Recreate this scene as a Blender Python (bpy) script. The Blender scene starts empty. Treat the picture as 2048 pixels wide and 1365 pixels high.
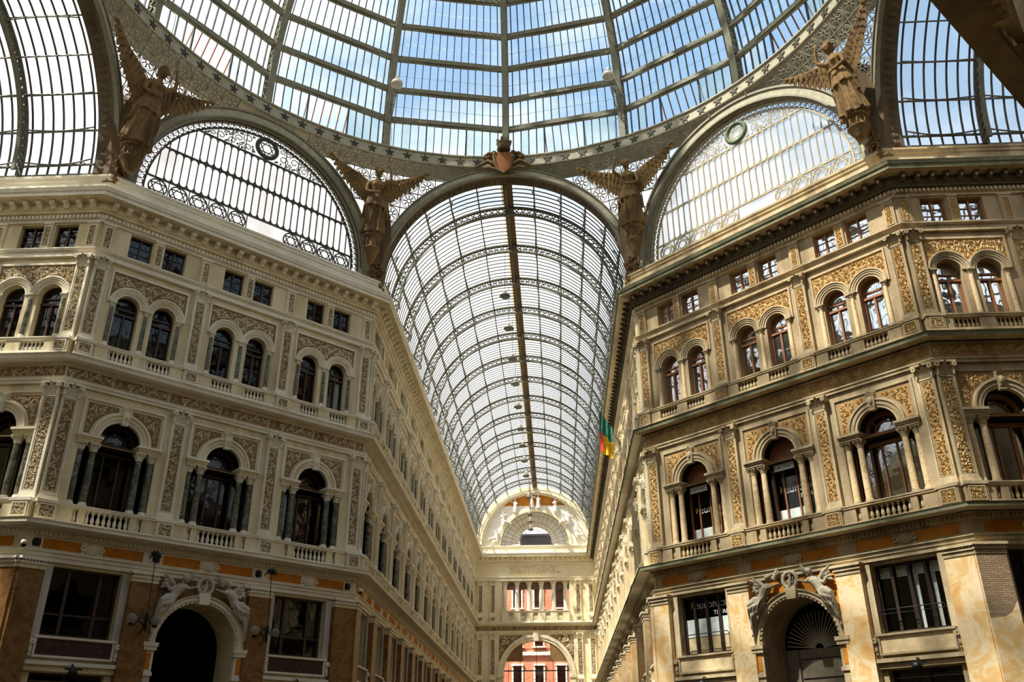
# Glass-roofed shopping gallery: octagonal crossing, long vaulted arm, two angled facades
SUN_DIR = (-.67, -.47, 1.25)
SUN_STR = 13.
SKY_STR = .95
SKY_OFF = (.3, .1, .2)
EXPOSURE = 0.
import bpy, math, random
from mathutils import Matrix, Vector
sin, cos, pi, hypot = math.sin, math.cos, math.pi, math.hypot
C = bpy.context.scene.collection
sc = bpy.context.scene
# ------------------------------------------------------------------ main dimensions (metres)
W = 7.3            # half width of the four gallery arms
A = 17.674         # distance from the centre of the octagon to its sides
L = 65.1           # length of the long arm
DL = (A - W) * 2 ** .5
PITCH = 4.63       # bays of the angled facades
AP = 4.43          # bays and roof trusses of the arms
ZV, RV = 26.6, 7.0     # springing height and radius of the glass vaults
ZR0, ZR1, RR = 34.1, 34.86, 17.5   # star ring girder
ZD, RD_ = 37.0, 19.4   # dome: centre height and radius

# ------------------------------------------------------------------ materials
MATS = {}
def nt(name):
    m = bpy.data.materials.new(name); m.use_nodes = True
    t = m.node_tree; t.nodes.clear()
    o = t.nodes.new('ShaderNodeOutputMaterial')
    MATS[name] = m
    return m, t, o
def N(t, kind, **kw):
    n = t.nodes.new(kind)
    for k, v in kw.items():
        if k.startswith('i_'):
            n.inputs[k[2:].replace('_', ' ')].default_value = v
        else: setattr(n, k, v)
    return n
def ramp(t, fac, stops):
    r = N(t, 'ShaderNodeValToRGB'); e = r.color_ramp.elements
    while len(e) < len(stops): e.new(.5)
    for k, (p, c) in enumerate(stops): e[k].position = p; e[k].color = (*c, 1)
    t.links.new(fac, r.inputs[0]); return r.outputs[0]
def srgb(r, g, b):
    f = lambda v: ((v / 255 + .055) / 1.055) ** 2.4 if v > 10 else v / 255 / 12.92
    return (f(r), f(g), f(b))
def stone(name, c1, c2, scale=.6, rough=.85, bump=.15, fine=9., dirt=None, spec=.25):
    m, t, o = nt(name)
    g = N(t, 'ShaderNodeNewGeometry')
    n1 = N(t, 'ShaderNodeTexNoise', i_Scale=scale, i_Detail=5., i_Roughness=.65)
    n2 = N(t, 'ShaderNodeTexNoise', i_Scale=fine, i_Detail=3.)
    t.links.new(g.outputs['Position'], n1.inputs['Vector']); t.links.new(g.outputs['Position'], n2.inputs['Vector'])
    mx = N(t, 'ShaderNodeMath', operation='MULTIPLY_ADD'); mx.inputs[1].default_value = .35; 
    t.links.new(n2.outputs[0], mx.inputs[0]); t.links.new(n1.outputs[0], mx.inputs[2])
    col = ramp(t, mx.outputs[0], [(.45, c2), (.8, c1)])
    if dirt:
        mp = N(t, 'ShaderNodeMapping'); mp.inputs['Scale'].default_value = (1.3, 1.3, .18)
        n3 = N(t, 'ShaderNodeTexNoise', i_Scale=1.1, i_Detail=6.)
        t.links.new(g.outputs['Position'], mp.inputs[0]); t.links.new(mp.outputs[0], n3.inputs['Vector'])
        f = ramp(t, n3.outputs[0], [(.48, (0, 0, 0)), (.72, (.75, .75, .75))])
        mm = N(t, 'ShaderNodeMix', data_type='RGBA'); mm.inputs[7].default_value = (*dirt, 1)
        t.links.new(f, mm.inputs[0]); t.links.new(col, mm.inputs[6]); col = mm.outputs[2]
    b = N(t, 'ShaderNodeBsdfPrincipled', i_Roughness=rough); b.inputs['Specular IOR Level'].default_value = spec
    t.links.new(col, b.inputs['Base Color'])
    if bump:
        bp = N(t, 'ShaderNodeBump', i_Strength=bump, i_Distance=.05)
        t.links.new(n2.outputs[0], bp.inputs['Height']); t.links.new(bp.outputs[0], b.inputs['Normal'])
    t.links.new(b.outputs[0], o.inputs[0]); return m
def flat(name, c, rough=.6, metal=0., spec=.4):
    m, t, o = nt(name)
    g = N(t, 'ShaderNodeNewGeometry'); n = N(t, 'ShaderNodeTexNoise', i_Scale=3.5, i_Detail=4.)
    t.links.new(g.outputs['Position'], n.inputs['Vector'])
    col = ramp(t, n.outputs[0], [(.3, tuple(v * .78 for v in c)), (.7, tuple(min(1, v * 1.12) for v in c))])
    b = N(t, 'ShaderNodeBsdfPrincipled', i_Roughness=rough, i_Metallic=metal); b.inputs['Specular IOR Level'].default_value = spec
    t.links.new(col, b.inputs['Base Color']); t.links.new(b.outputs[0], o.inputs[0]); return m
def marble(name, stops, scale=1.1, rough=.3, dist=2.5):
    m, t, o = nt(name)
    g = N(t, 'ShaderNodeNewGeometry')
    n = N(t, 'ShaderNodeTexNoise', i_Scale=scale, i_Detail=8., i_Roughness=.6, i_Distortion=dist)
    t.links.new(g.outputs['Position'], n.inputs['Vector'])
    col = ramp(t, n.outputs[0], stops)
    b = N(t, 'ShaderNodeBsdfPrincipled', i_Roughness=rough); b.inputs['Specular IOR Level'].default_value = .3
    t.links.new(col, b.inputs['Base Color']); t.links.new(b.outputs[0], o.inputs[0]); return m
def glass(name, tint, frost, milky, gloss=.06, noise=.5):
    """old rolled glass: see-through, with a share of dusty frosted surface that scatters"""
    m, t, o = nt(name)
    tr = N(t, 'ShaderNodeBsdfTransparent'); tr.inputs[0].default_value = (*tint, 1)
    t1 = N(t, 'ShaderNodeBsdfTranslucent'); t1.inputs[0].default_value = (*[v * .7 for v in milky], 1)
    t2 = N(t, 'ShaderNodeBsdfDiffuse'); t2.inputs[0].default_value = (*[v * .3 for v in milky], 1)
    tl = N(t, 'ShaderNodeAddShader'); t.links.new(t1.outputs[0], tl.inputs[0]); t.links.new(t2.outputs[0], tl.inputs[1])
    g = N(t, 'ShaderNodeNewGeometry')
    n = N(t, 'ShaderNodeTexNoise', i_Scale=noise, i_Detail=3.); t.links.new(g.outputs['Position'], n.inputs['Vector'])
    mr = N(t, 'ShaderNodeMapRange'); mr.inputs[1].default_value = .35; mr.inputs[2].default_value = .7
    mr.inputs[3].default_value = frost * .7; mr.inputs[4].default_value = min(1, frost * 1.3)
    t.links.new(n.outputs[0], mr.inputs[0])
    mx = N(t, 'ShaderNodeMixShader'); t.links.new(mr.outputs[0], mx.inputs[0]); t.links.new(tr.outputs[0], mx.inputs[1]); t.links.new(tl.outputs[0], mx.inputs[2])
    t.links.new(mx.outputs[0], o.inputs[0]); return m
def window_glass(name, see, gl, tint=(.8, .85, .85)):
    m, t, o = nt(name)
    tr = N(t, 'ShaderNodeBsdfTransparent'); tr.inputs[0].default_value = (*[v * see for v in tint], 1)
    gs = N(t, 'ShaderNodeBsdfGlossy', i_Roughness=.02); gs.inputs[0].default_value = (.95, .97, 1, 1)
    lw = N(t, 'ShaderNodeLayerWeight', i_Blend=.1 if see > .9 else .22)
    ad = N(t, 'ShaderNodeMath', operation='ADD', use_clamp=True); ad.inputs[1].default_value = gl
    t.links.new(lw.outputs['Fresnel'], ad.inputs[0])
    g = N(t, 'ShaderNodeNewGeometry'); n = N(t, 'ShaderNodeTexNoise', i_Scale=1.6, i_Detail=1.)
    t.links.new(g.outputs['Position'], n.inputs['Vector'])
    bp = N(t, 'ShaderNodeBump', i_Strength=.06, i_Distance=.1); t.links.new(n.outputs[0], bp.inputs['Height']); t.links.new(bp.outputs[0], gs.inputs['Normal'])
    mx = N(t, 'ShaderNodeMixShader'); t.links.new(ad.outputs[0], mx.inputs[0]); t.links.new(tr.outputs[0], mx.inputs[1]); t.links.new(gs.outputs[0], mx.inputs[2])
    t.links.new(mx.outputs[0], o.inputs[0]); return m

# restored cream plaster of the left buildings, weathered tan of the right ones
stone('stoneL', srgb(232, 218, 180), srgb(210, 192, 150), dirt=srgb(184, 164, 124))
stone('trimL', srgb(238, 230, 210), srgb(216, 204, 178), bump=.25)
stone('groundL', srgb(152, 122, 80), srgb(118, 92, 58), fine=20.)
stone('reliefL', srgb(240, 232, 212), srgb(216, 202, 174), fine=14.)
stone('stoneR', srgb(184, 162, 128), srgb(152, 130, 98), dirt=srgb(114, 96, 72))
stone('trimR', srgb(202, 182, 146), srgb(166, 144, 110), bump=.25, dirt=srgb(122, 102, 74))
stone('groundR', srgb(186, 144, 90), srgb(152, 114, 68), fine=20.)
stone('reliefR', srgb(230, 208, 162), srgb(200, 174, 126), fine=14.)
stone('stoneF', srgb(248, 236, 202), srgb(232, 214, 172))
stone('trimF', srgb(250, 242, 218), srgb(234, 220, 188))
stone('white_stone', srgb(206, 196, 180), srgb(168, 158, 142), bump=.2)
stone('statue_white', srgb(246, 240, 228), srgb(226, 216, 198))
stone('grey_stone', srgb(172, 160, 138), srgb(124, 112, 92), bump=.3)
stone('bronze_stone', srgb(138, 108, 66), srgb(88, 66, 40), bump=.35, dirt=srgb(58, 44, 30))
stone('pier_stone', srgb(118, 96, 68), srgb(78, 62, 44), bump=.3, dirt=srgb(58, 46, 34))
stone('orange_paint', srgb(205, 132, 44), srgb(172, 102, 30), scale=1.2)
stone('copper', srgb(138, 134, 104), srgb(108, 108, 82), scale=1.4, dirt=srgb(84, 86, 66))
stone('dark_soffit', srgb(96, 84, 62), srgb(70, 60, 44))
stone('pink_plaster', srgb(214, 140, 110), srgb(188, 112, 84))
stone('roofing', srgb(150, 140, 126), srgb(110, 102, 92))
stone('paving', srgb(70, 63, 52), srgb(50, 45, 37), scale=1.5, rough=.4)
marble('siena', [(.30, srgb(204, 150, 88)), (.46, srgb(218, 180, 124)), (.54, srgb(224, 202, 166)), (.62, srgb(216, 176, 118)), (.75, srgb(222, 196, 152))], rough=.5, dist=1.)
marble('sienaL', [(.30, srgb(96, 62, 26)), (.45, srgb(126, 84, 38)), (.52, srgb(142, 104, 58)), (.6, srgb(116, 76, 34)), (.75, srgb(134, 96, 52))], rough=.5, dist=1.3)  # darker copy of siena: street-level shade on the left put into its colour
marble('green_marble', [(.38, srgb(66, 68, 56)), (.5, srgb(96, 96, 80)), (.535, srgb(146, 142, 122)), (.56, srgb(92, 92, 78)), (.7, srgb(74, 76, 64))], scale=1.3)
stone('stoneW', srgb(246, 230, 194), srgb(224, 204, 162), dirt=srgb(196, 170, 128))
stone('trimW', srgb(248, 236, 208), srgb(226, 210, 176), bump=.25)
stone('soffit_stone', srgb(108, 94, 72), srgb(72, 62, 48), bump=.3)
flat('ring_iron', srgb(170, 162, 136), .6)
flat('ridge', srgb(112, 86, 54), .7)
MATS['groundW'] = MATS['groundR']; MATS['reliefW'] = MATS['reliefR']
marble('pale_marble', [(.35, srgb(206, 176, 132)), (.5, srgb(228, 202, 160)), (.65, srgb(196, 164, 118))], scale=1.6)
flat('iron', srgb(136, 130, 106), .55, .0, .4)
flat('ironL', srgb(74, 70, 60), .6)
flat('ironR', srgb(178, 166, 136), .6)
flat('truss', srgb(106, 102, 86), .6)
flat('bar', srgb(66, 66, 58), .6)
flat('star', srgb(64, 52, 34), .6)
flat('rust', srgb(150, 92, 48), .8)
flat('woodL', srgb(70, 46, 34), .45)
flat('woodR', srgb(150, 98, 62), .45)
flat('wood_dark', srgb(52, 36, 28), .45)
flat('wreath', srgb(96, 112, 78), .7)
flat('black', srgb(18, 17, 16), .5)
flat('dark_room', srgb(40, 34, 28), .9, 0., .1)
flat('curtain', srgb(232, 232, 220), .9)
flat('white_board', srgb(238, 238, 232), .6)
flat('lamp_white', srgb(222, 214, 196), .4)
flat('lamp_grey', srgb(120, 112, 96), .5)
flat('cable', srgb(66, 60, 50), .7)
flat('white_letter', srgb(245, 245, 240), .5)
flat('yellow_letter', srgb(240, 200, 40), .5)
flat('maroon', srgb(74, 44, 34), .6)
flat('maroon_letter', srgb(46, 28, 22), .6)
flat('panel_R', srgb(222, 194, 150), .7)
flat('board_grey', srgb(112, 100, 82), .6)
flat('flag_green', srgb(50, 116, 98), .8); flat('flag_yellow', srgb(244, 200, 40), .8); flat('flag_red', srgb(216, 52, 36), .8)
glass('dome_glass', (.86, .93, .97), .13, (.86, .92, .93))
glass('vault_glass', (.84, .88, .91), .28, (.95, .96, .95), noise=.25)
glass('lunette_glass', (.95, .96, .97), .72, (.97, .97, .97))
glass('fan_glass', (.93, .95, .96), .05, (.9, .92, .93))
glass('rusty_glass', (.55, .36, .2), .5, (.7, .5, .32))
glass('green_glass', (.74, .88, .88), .4, (.72, .86, .84))
glass('globe_glass', (.6, .6, .55), .8, (.6, .58, .52))
window_glass('paneL', .75, .03)
window_glass('paneR', .75, .6)
window_glass('paneW', .7, .2)
window_glass('pane_deep', .7, .3)
window_glass('pane_dark', .6, .02)
window_glass('pane_clear', .97, .02, (.95, .97, .97))

m, t, o = nt('brick'); g = N(t, 'ShaderNodeNewGeometry'); sp_ = N(t, 'ShaderNodeSeparateXYZ'); cb_ = N(t, 'ShaderNodeCombineXYZ'); bk = N(t, 'ShaderNodeTexBrick')
t.links.new(g.outputs['Position'], sp_.inputs[0]); t.links.new(sp_.outputs[0], cb_.inputs[0]); t.links.new(sp_.outputs[2], cb_.inputs[1]); t.links.new(cb_.outputs[0], bk.inputs['Vector'])
for k_, v_ in (('Scale', 1.), ('Brick Width', .26), ('Row Height', .075), ('Mortar Size', .012)): bk.inputs[k_].default_value = v_
bk.inputs['Color1'].default_value = (*srgb(172, 144, 112), 1); bk.inputs['Color2'].default_value = (*srgb(146, 116, 88), 1); bk.inputs['Mortar'].default_value = (*srgb(112, 94, 74), 1)
b_ = N(t, 'ShaderNodeBsdfPrincipled', i_Roughness=.9); bp = N(t, 'ShaderNodeBump', i_Strength=.7, i_Distance=.03); bp.invert = True
t.links.new(bk.outputs['Fac'], bp.inputs['Height']); t.links.new(bp.outputs[0], b_.inputs['Normal']); t.links.new(bk.outputs['Color'], b_.inputs['Base Color']); t.links.new(b_.outputs[0], o.inputs[0])
# ------------------------------------------------------------------ mesh builder (x along the wall, y = -p into the room, z up)
class MB:
    def __init__(s): s.v = []; s.f = []; s.m = []; s.sm = []; s.mats = []
    def mi(s, m):
        if m not in s.mats: s.mats.append(m)
        return s.mats.index(m)
    def add(s, vs, fs, m, smooth=False):
        o = len(s.v); s.v += [tuple(v) for v in vs]; k = s.mi(m)
        for f in fs: s.f.append(tuple(i + o for i in f)); s.m.append(k); s.sm.append(smooth)
    def box(s, x0, x1, y0, y1, z0, z1, m):
        s.add([(x0, y0, z0), (x1, y0, z0), (x1, y1, z0), (x0, y1, z0), (x0, y0, z1), (x1, y0, z1), (x1, y1, z1), (x0, y1, z1)],
              [(0, 3, 2, 1), (4, 5, 6, 7), (0, 1, 5, 4), (1, 2, 6, 5), (2, 3, 7, 6), (3, 0, 4, 7)], m)
    def pb(s, x0, x1, p0, p1, z0, z1, m): s.box(x0, x1, -p1, -p0, z0, z1, m)
    def quad(s, a, b, c, d, m, sm=False): s.add([a, b, c, d], [(0, 1, 2, 3)], m, sm)
    def prism(s, pts, p0, p1, m):
        """polygon in the x-z plane pushed out from p0 to p1"""
        n = len(pts)
        s.add([(x, -p1, z) for x, z in pts] + [(x, -p0, z) for x, z in pts],
              [tuple(range(n)), tuple(range(2 * n - 1, n - 1, -1))] + [(i, i + n, (i + 1) % n + n, (i + 1) % n) for i in range(n)], m)
    def sweep(s, prof, u0, u1, k0, k1, m):
        """moulding: prof = [(p, z[, mat])], ends mitred by k*p"""
        for (a, b) in zip(prof[:-1], prof[1:]):
            mm = b[2] if len(b) > 2 else m
            s.quad((u0 - k0 * a[0], -a[0], a[1]), (u1 + k1 * a[0], -a[0], a[1]), (u1 + k1 * b[0], -b[0], b[1]), (u0 - k0 * b[0], -b[0], b[1]), mm)
    def lathe(s, prof, cx, cy, n, m, cap=True, smooth=True, phase=0.):
        vs = []
        for r, z in prof:
            for k in range(n): t = 2 * pi * k / n + phase; vs.append((cx + r * cos(t), cy + r * sin(t), z))
        fs = [(i * n + k, i * n + (k + 1) % n, (i + 1) * n + (k + 1) % n, (i + 1) * n + k) for i in range(len(prof) - 1) for k in range(n)]
        s.add(vs, fs, m, smooth)
        if cap: s.add(vs[:n], [tuple(range(n - 1, -1, -1))], m); s.add(vs[-n:], [tuple(range(n))], m)
    def tube(s, pts, r, m, n=5, closed=False, cap=True, smooth=True, sq=1.):
        pts = [Vector(p) for p in pts]; K = len(pts); rs = r if isinstance(r, (list, tuple)) else [r] * K
        vs = []; ref = None
        for i, p in enumerate(pts):
            d = (pts[(i + 1) % K] - pts[i - 1]) if closed else (pts[min(i + 1, K - 1)] - pts[max(i - 1, 0)])
            if d.length < 1e-9: d = Vector((0, 0, 1))
            d.normalize()
            if ref is None: ref = Vector((0, 1, 0)) if abs(d.y) < .9 else Vector((1, 0, 0))
            a = d.cross(ref)
            if a.length < 1e-6: a = d.cross(Vector((1, 0, 0)))
            a.normalize(); b = a.cross(d); ref = b
            for k in range(n): t = 2 * pi * (k + .5) / n; vs.append(p + (a * cos(t) + b * sin(t) * sq) * rs[i])
        fs = [(i * n + k, i * n + (k + 1) % n, ((i + 1) % K) * n + (k + 1) % n, ((i + 1) % K) * n + k) for i in range(K if closed else K - 1) for k in range(n)]
        s.add(vs, fs, m, smooth)
        if cap and not closed: s.add(vs[:n], [tuple(range(n))], m); s.add(vs[-n:], [tuple(range(n - 1, -1, -1))], m)
    def bar(s, a, b, w, h, m, up=(0, 0, 1)):
        """straight bar of section w x h from a to b; h lies along up"""
        a = Vector(a); b = Vector(b); d = (b - a).normalized(); up = Vector(up); x = d.cross(up)
        if x.length < 1e-6: x = d.cross(Vector((0, 1, 0)))
        x.normalize(); z = x.cross(d); x = x * w / 2; z = z * h / 2
        s.add([a - x - z, a + x - z, a + x + z, a - x + z, b - x - z, b + x - z, b + x + z, b - x + z],
              [(0, 3, 2, 1), (4, 5, 6, 7), (0, 1, 5, 4), (1, 2, 6, 5), (2, 3, 7, 6), (3, 0, 4, 7)], m)
    def ring(s, cx, cz, r0, r1, p0, p1, a0, a1, n, m):
        """solid arch band in the x-z plane"""
        vs = []
        for i in range(n + 1):
            t = a0 + (a1 - a0) * i / n; c, q = cos(t), sin(t)
            vs += [(cx + r0 * c, -p0, cz + r0 * q), (cx + r0 * c, -p1, cz + r0 * q), (cx + r1 * c, -p1, cz + r1 * q), (cx + r1 * c, -p0, cz + r1 * q)]
        fs = []
        for i in range(n):
            o = i * 4
            for k in range(4): fs.append((o + k, o + (k + 1) % 4, o + 4 + (k + 1) % 4, o + 4 + k))
        fs += [(0, 1, 2, 3), tuple(n * 4 + k for k in (3, 2, 1, 0))]
        s.add(vs, fs, m)
    def disc(s, cx, cz, r, p, n, m): s.add([(cx + r * cos(2 * pi * k / n), -p, cz + r * sin(2 * pi * k / n)) for k in range(n)], [tuple(range(n))], m)
    def join(s, o, dx=0, dy=0, dz=0):
        for f, k, sm in zip(o.f, o.m, o.sm):
            pass
        off = len(s.v); s.v += [(x + dx, y + dy, z + dz) for x, y, z in o.v]
        mp = [s.mi(m) for m in o.mats]
        for f, k, sm in zip(o.f, o.m, o.sm): s.f.append(tuple(i + off for i in f)); s.m.append(mp[k]); s.sm.append(sm)
        return s
    def xf(s, fn): s.v = [tuple(fn(*v)) for v in s.v]; return s
    def mesh(s, name, zb=0.):
        me = bpy.data.meshes.new(name)
        me.from_pydata([(x, y, z - zb) for x, y, z in s.v], [], s.f)
        for m in s.mats: me.materials.append(MATS[m])
        me.polygons.foreach_set('material_index', s.m); me.polygons.foreach_set('use_smooth', s.sm)
        me.update(); return me

# ------------------------------------------------------------------ objects: a tree is (name, MB or None, [child trees])
CACHE = {}
def tree_mesh(node, zb):
    key = (id(node), round(zb, 4))
    if key not in CACHE: CACHE[key] = node[1].mesh(node[0], zb)
    return CACHE[key]
def tag(o, label=None, cat=None, group=None, kind=None):
    if label: o['label'] = label
    if cat: o['category'] = cat
    if group: o['group'] = group
    if kind: o['kind'] = kind
    return o
def link(name, data, parent=None):
    o = bpy.data.objects.new(name, data); C.objects.link(o); o.parent = parent; return o
KEEP = []
def place(node, M, zb, label, cat, group=None, kind=None, flatten=False):
    """put a thing (and, unless it is far off and small, its parts) at matrix M; zb = height of its base"""
    KEEP.append(node)
    if flatten and node[2]:
        key = ('flat', id(node), round(zb, 4))
        if key not in CACHE:
            mb = MB()
            def walk(n):
                if n[1]: mb.join(n[1])
                for c in n[2]: walk(c)
            walk(node); CACHE[key] = mb.mesh(node[0], zb)
        o = link(node[0], CACHE[key])
    else:
        o = link(node[0], tree_mesh(node, zb) if node[1] else None)
        for c in node[2]:
            p = link(c[0], tree_mesh(c, zb) if c[1] else None, o)
            if len(c) > 3 and c[3]: p['label'] = c[3]
            for d in c[2]:
                q = link(d[0], tree_mesh(d, zb) if d[1] else None, p)
    o.matrix_world = M @ Matrix.Translation((0, 0, zb))
    if o.type == 'EMPTY': o.empty_display_size = .2
    return tag(o, label, cat, group, kind)
def single(name, mb, label, cat, group=None, kind=None, loc=(0, 0, 0), parent=None):
    o = link(name, mb.mesh(name), parent)
    if parent is None: o.location = loc
    if label or cat or kind: tag(o, label, cat, group, kind)
    return o
ORD = ['first', 'second', 'third', 'fourth', 'fifth', 'sixth', 'seventh', 'eighth', 'ninth', 'tenth', 'eleventh', 'twelfth', 'thirteenth', 'fourteenth', 'fifteenth', 'sixteenth', 'seventeenth', 'eighteenth', 'nineteenth', 'twentieth'] + ['%dth' % k for k in range(21, 80)]

# ------------------------------------------------------------------ carved scrollwork that fills any outline
def relief(mb, dist, box, rmax, rmin, p0, h, m, seed=1, tries=2600):
    rmin *= .62; tries *= 2
    rnd = random.Random(seed); x0, x1, z0, z1 = box; circ = []
    lev = rmax
    while lev >= rmin - 1e-6:
        for _ in range(tries // 4):
            x = rnd.uniform(x0, x1); z = rnd.uniform(z0, z1); r = min(dist(x, z), lev)
            if r < lev * .8: continue
            ok = True
            for a, b, c in circ:
                g = hypot(a - x, b - z) - c
                if g < lev * .8: ok = False; break
                if g < r: r = g
            if ok: circ.append((x, z, r))
        lev *= .66
    for x, z, r in circ:
        s = rnd.choice((-1, 1)); t0 = rnd.uniform(0, 6.28)
        n = 9 if r > .12 else (7 if r > .06 else 5); turns = 1.25; pr = None; vs = []; fs = []
        for i in range(n):
            q = i / (n - 1); t = t0 + s * turns * 2 * pi * q; rr = r * (.93 - .68 * q); w = r * (.36 - .14 * q)
            c, d = cos(t), sin(t)
            vs += [(x + (rr + w * .5) * c, -p0, z + (rr + w * .5) * d), (x + rr * c, -p0 - h * (.75 + .25 * q), z + rr * d), (x + (rr - w * .5) * c, -p0, z + (rr - w * .5) * d)]
            if i: o = (i - 1) * 3; fs += [(o, o + 1, o + 4, o + 3), (o + 1, o + 2, o + 5, o + 4)]
        mb.add(vs, fs, m)
        e = r * .27; mb.add([(x - e, -p0, z - e), (x + e, -p0, z - e), (x + e, -p0, z + e), (x - e, -p0, z + e), (x, -p0 - h * 1.15, z)], [(0, 1, 4), (1, 2, 4), (2, 3, 4), (3, 0, 4)], m)
        for k in range(3):
            t = t0 + s * (.4 + k * 1.9); c, d = cos(t), sin(t); b = r * .97; w = r * .3
            mb.add([(x + b * c * .6, -p0, z + b * d * .6), (x + b * c * .95 - d * w, -p0, z + b * d * .95 + c * w), (x + b * c * 1.22, -p0, z + b * d * 1.22), (x + b * c * .95 + d * w, -p0, z + b * d * .95 - c * w), (x + b * c * .95, -p0 - h * .8, z + b * d * .95)],
                   [(0, 1, 4), (1, 2, 4), (2, 3, 4), (3, 0, 4)], m)
    return circ
def rect_d(x0, x1, z0, z1): return lambda x, z: min(x - x0, x1 - x, z - z0, z1 - z)
def panel(x0, x1, z0, z1, p, ground, rel, rmax, seed, h=.05, rmin=None):
    """recessed ground with carving on it, as two meshes"""
    g = MB(); g.quad((x0, -p, z0), (x1, -p, z0), (x1, -p, z1), (x0, -p, z1), ground)
    r = MB(); relief(r, rect_d(x0, x1, z0, z1), (x0, x1, z0, z1), rmax, rmin or rmax * .35, p, h, rel, seed)
    return g, r
def frame_rect(mb, x0, x1, z0, z1, w, p0, p1, m):
    mb.pb(x0, x0 + w, p0, p1, z0, z1, m); mb.pb(x1 - w, x1, p0, p1, z0, z1, m)
    mb.pb(x0 + w, x1 - w, p0, p1, z0, z0 + w, m); mb.pb(x0 + w, x1 - w, p0, p1, z1 - w, z1, m)
def leaf(mb, x, z, w, h, p0, p1, m):
    mb.add([(x - w * .5, -p0, z), (x + w * .5, -p0, z), (x + w * .55, -p0 - (p1 - p0) * .5, z + h * .6), (x, -p1, z + h), (x - w * .55, -p0 - (p1 - p0) * .5, z + h * .6), (x, -p0 - (p1 - p0) * .45, z + h * .5)],
           [(0, 1, 5), (1, 2, 5), (2, 3, 5), (3, 4, 5), (4, 0, 5)], m)

# ------------------------------------------------------------------ facade pieces; every one is local to its bay centre
def P_(mat, s): return mat + s
def make_pilaster(zped, zb, zs, zc, zt, hw, s, seed, pp=.14):
    """pedestal zped..zb, base zb..zs, shaft zs..zc, capital zc..zt"""
    t, g, r, st = 'trim' + s, 'ground' + s, 'relief' + s, 'stone' + s
    ped = MB(); ped.pb(-hw - .06, hw + .06, .0, .47, zped, zb - .12, st); ped.pb(-hw - .1, hw + .1, .0, .52, zb - .12, zb, t); ped.pb(-hw - .09, hw + .09, .0, .5, zped - .02, zped + .06, t)
    frame_rect(ped, -hw + .02, hw - .02, zped + .1, zb - .16, .05, .47, .5, t)
    pg, pr = panel(-hw + .06, hw - .06, zped + .14, zb - .2, .473, g, r, .13, seed + 5, .05)
    base = MB(); base.pb(-hw - .06, hw + .06, 0, pp + .14, zb, zb + (zs - zb) * .35, t); base.pb(-hw - .03, hw + .03, 0, pp + .1, zb + (zs - zb) * .35, zb + (zs - zb) * .7, t); base.pb(-hw - .01, hw + .01, 0, pp + .05, zb + (zs - zb) * .7, zs, t)
    sh = MB(); sh.pb(-hw, hw, 0, pp, zs, zc, st); frame_rect(sh, -hw, hw, zs, zc, .07, pp, pp + .05, t)
    frame_rect(sh, -hw + .09, hw - .09, zs + .1, zc - .1, .03, pp, pp + .03, t)
    sg, sr = panel(-hw + .12, hw - .12, zs + .13, zc - .13, pp + .004, g, r, (hw - .12) * .78, seed, .06)
    cap = MB(); H = zt - zc
    cap.pb(-hw + .02, hw - .02, 0, pp + .03, zc, zt - H * .18, st)
    for row, (zz, hh, nn, ex) in enumerate(((zc + .0, H * .46, 4, .17), (zc + H * .3, H * .5, 3, .24))):
        for k in range(nn): leaf(cap, -hw + (k + .5) * 2 * hw / nn, zz, 2 * hw / nn * 1.05, hh, pp + .03, pp + ex, t)
    for sx in (-1, 1):
        cap.ring(sx * (hw - .0), zt - H * .3, .03, H * .17, 0, pp + .24, 0, 2 * pi, 10, t); leaf(cap, sx * hw, zc + H * .05, .12, H * .5, pp, pp + .2, t)
        cap.pb(sx * (hw - .03) - .03, sx * (hw - .03) + .03, 0, pp + .13, zc, zt - H * .3, t)
    cap.pb(-hw - .1, hw + .1, 0, pp + .22, zt - H * .15, zt, t); leaf(cap, 0, zt - H * .34, .18, H * .32, pp + .1, pp + .3, t)
    return ('pilaster', None, [('pedestal', ped, [('carved_panel', pg.join(pr), [])]), ('base', base, []), ('shaft', sh, [('scroll_relief', sg.join(sr), [])]), ('capital', cap, [])])
def make_attic_pilaster(s, seed, hw=.26):
    b = MB(); b.pb(-hw, hw, 0, .1, 22.62, 24.02, 'stone' + s); b.pb(-hw - .03, hw + .03, 0, .14, 23.95, 24.05, 'trim' + s)
    frame_rect(b, -.17, .17, 22.75, 23.86, .04, .1, .13, 'trim' + s)
    g, r = panel(-.13, .13, 22.79, 23.82, .104, 'ground' + s, 'relief' + s, .12, seed, .05)
    return ('attic_pilaster', b, [('scroll_relief', g.join(r), [])])
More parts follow.
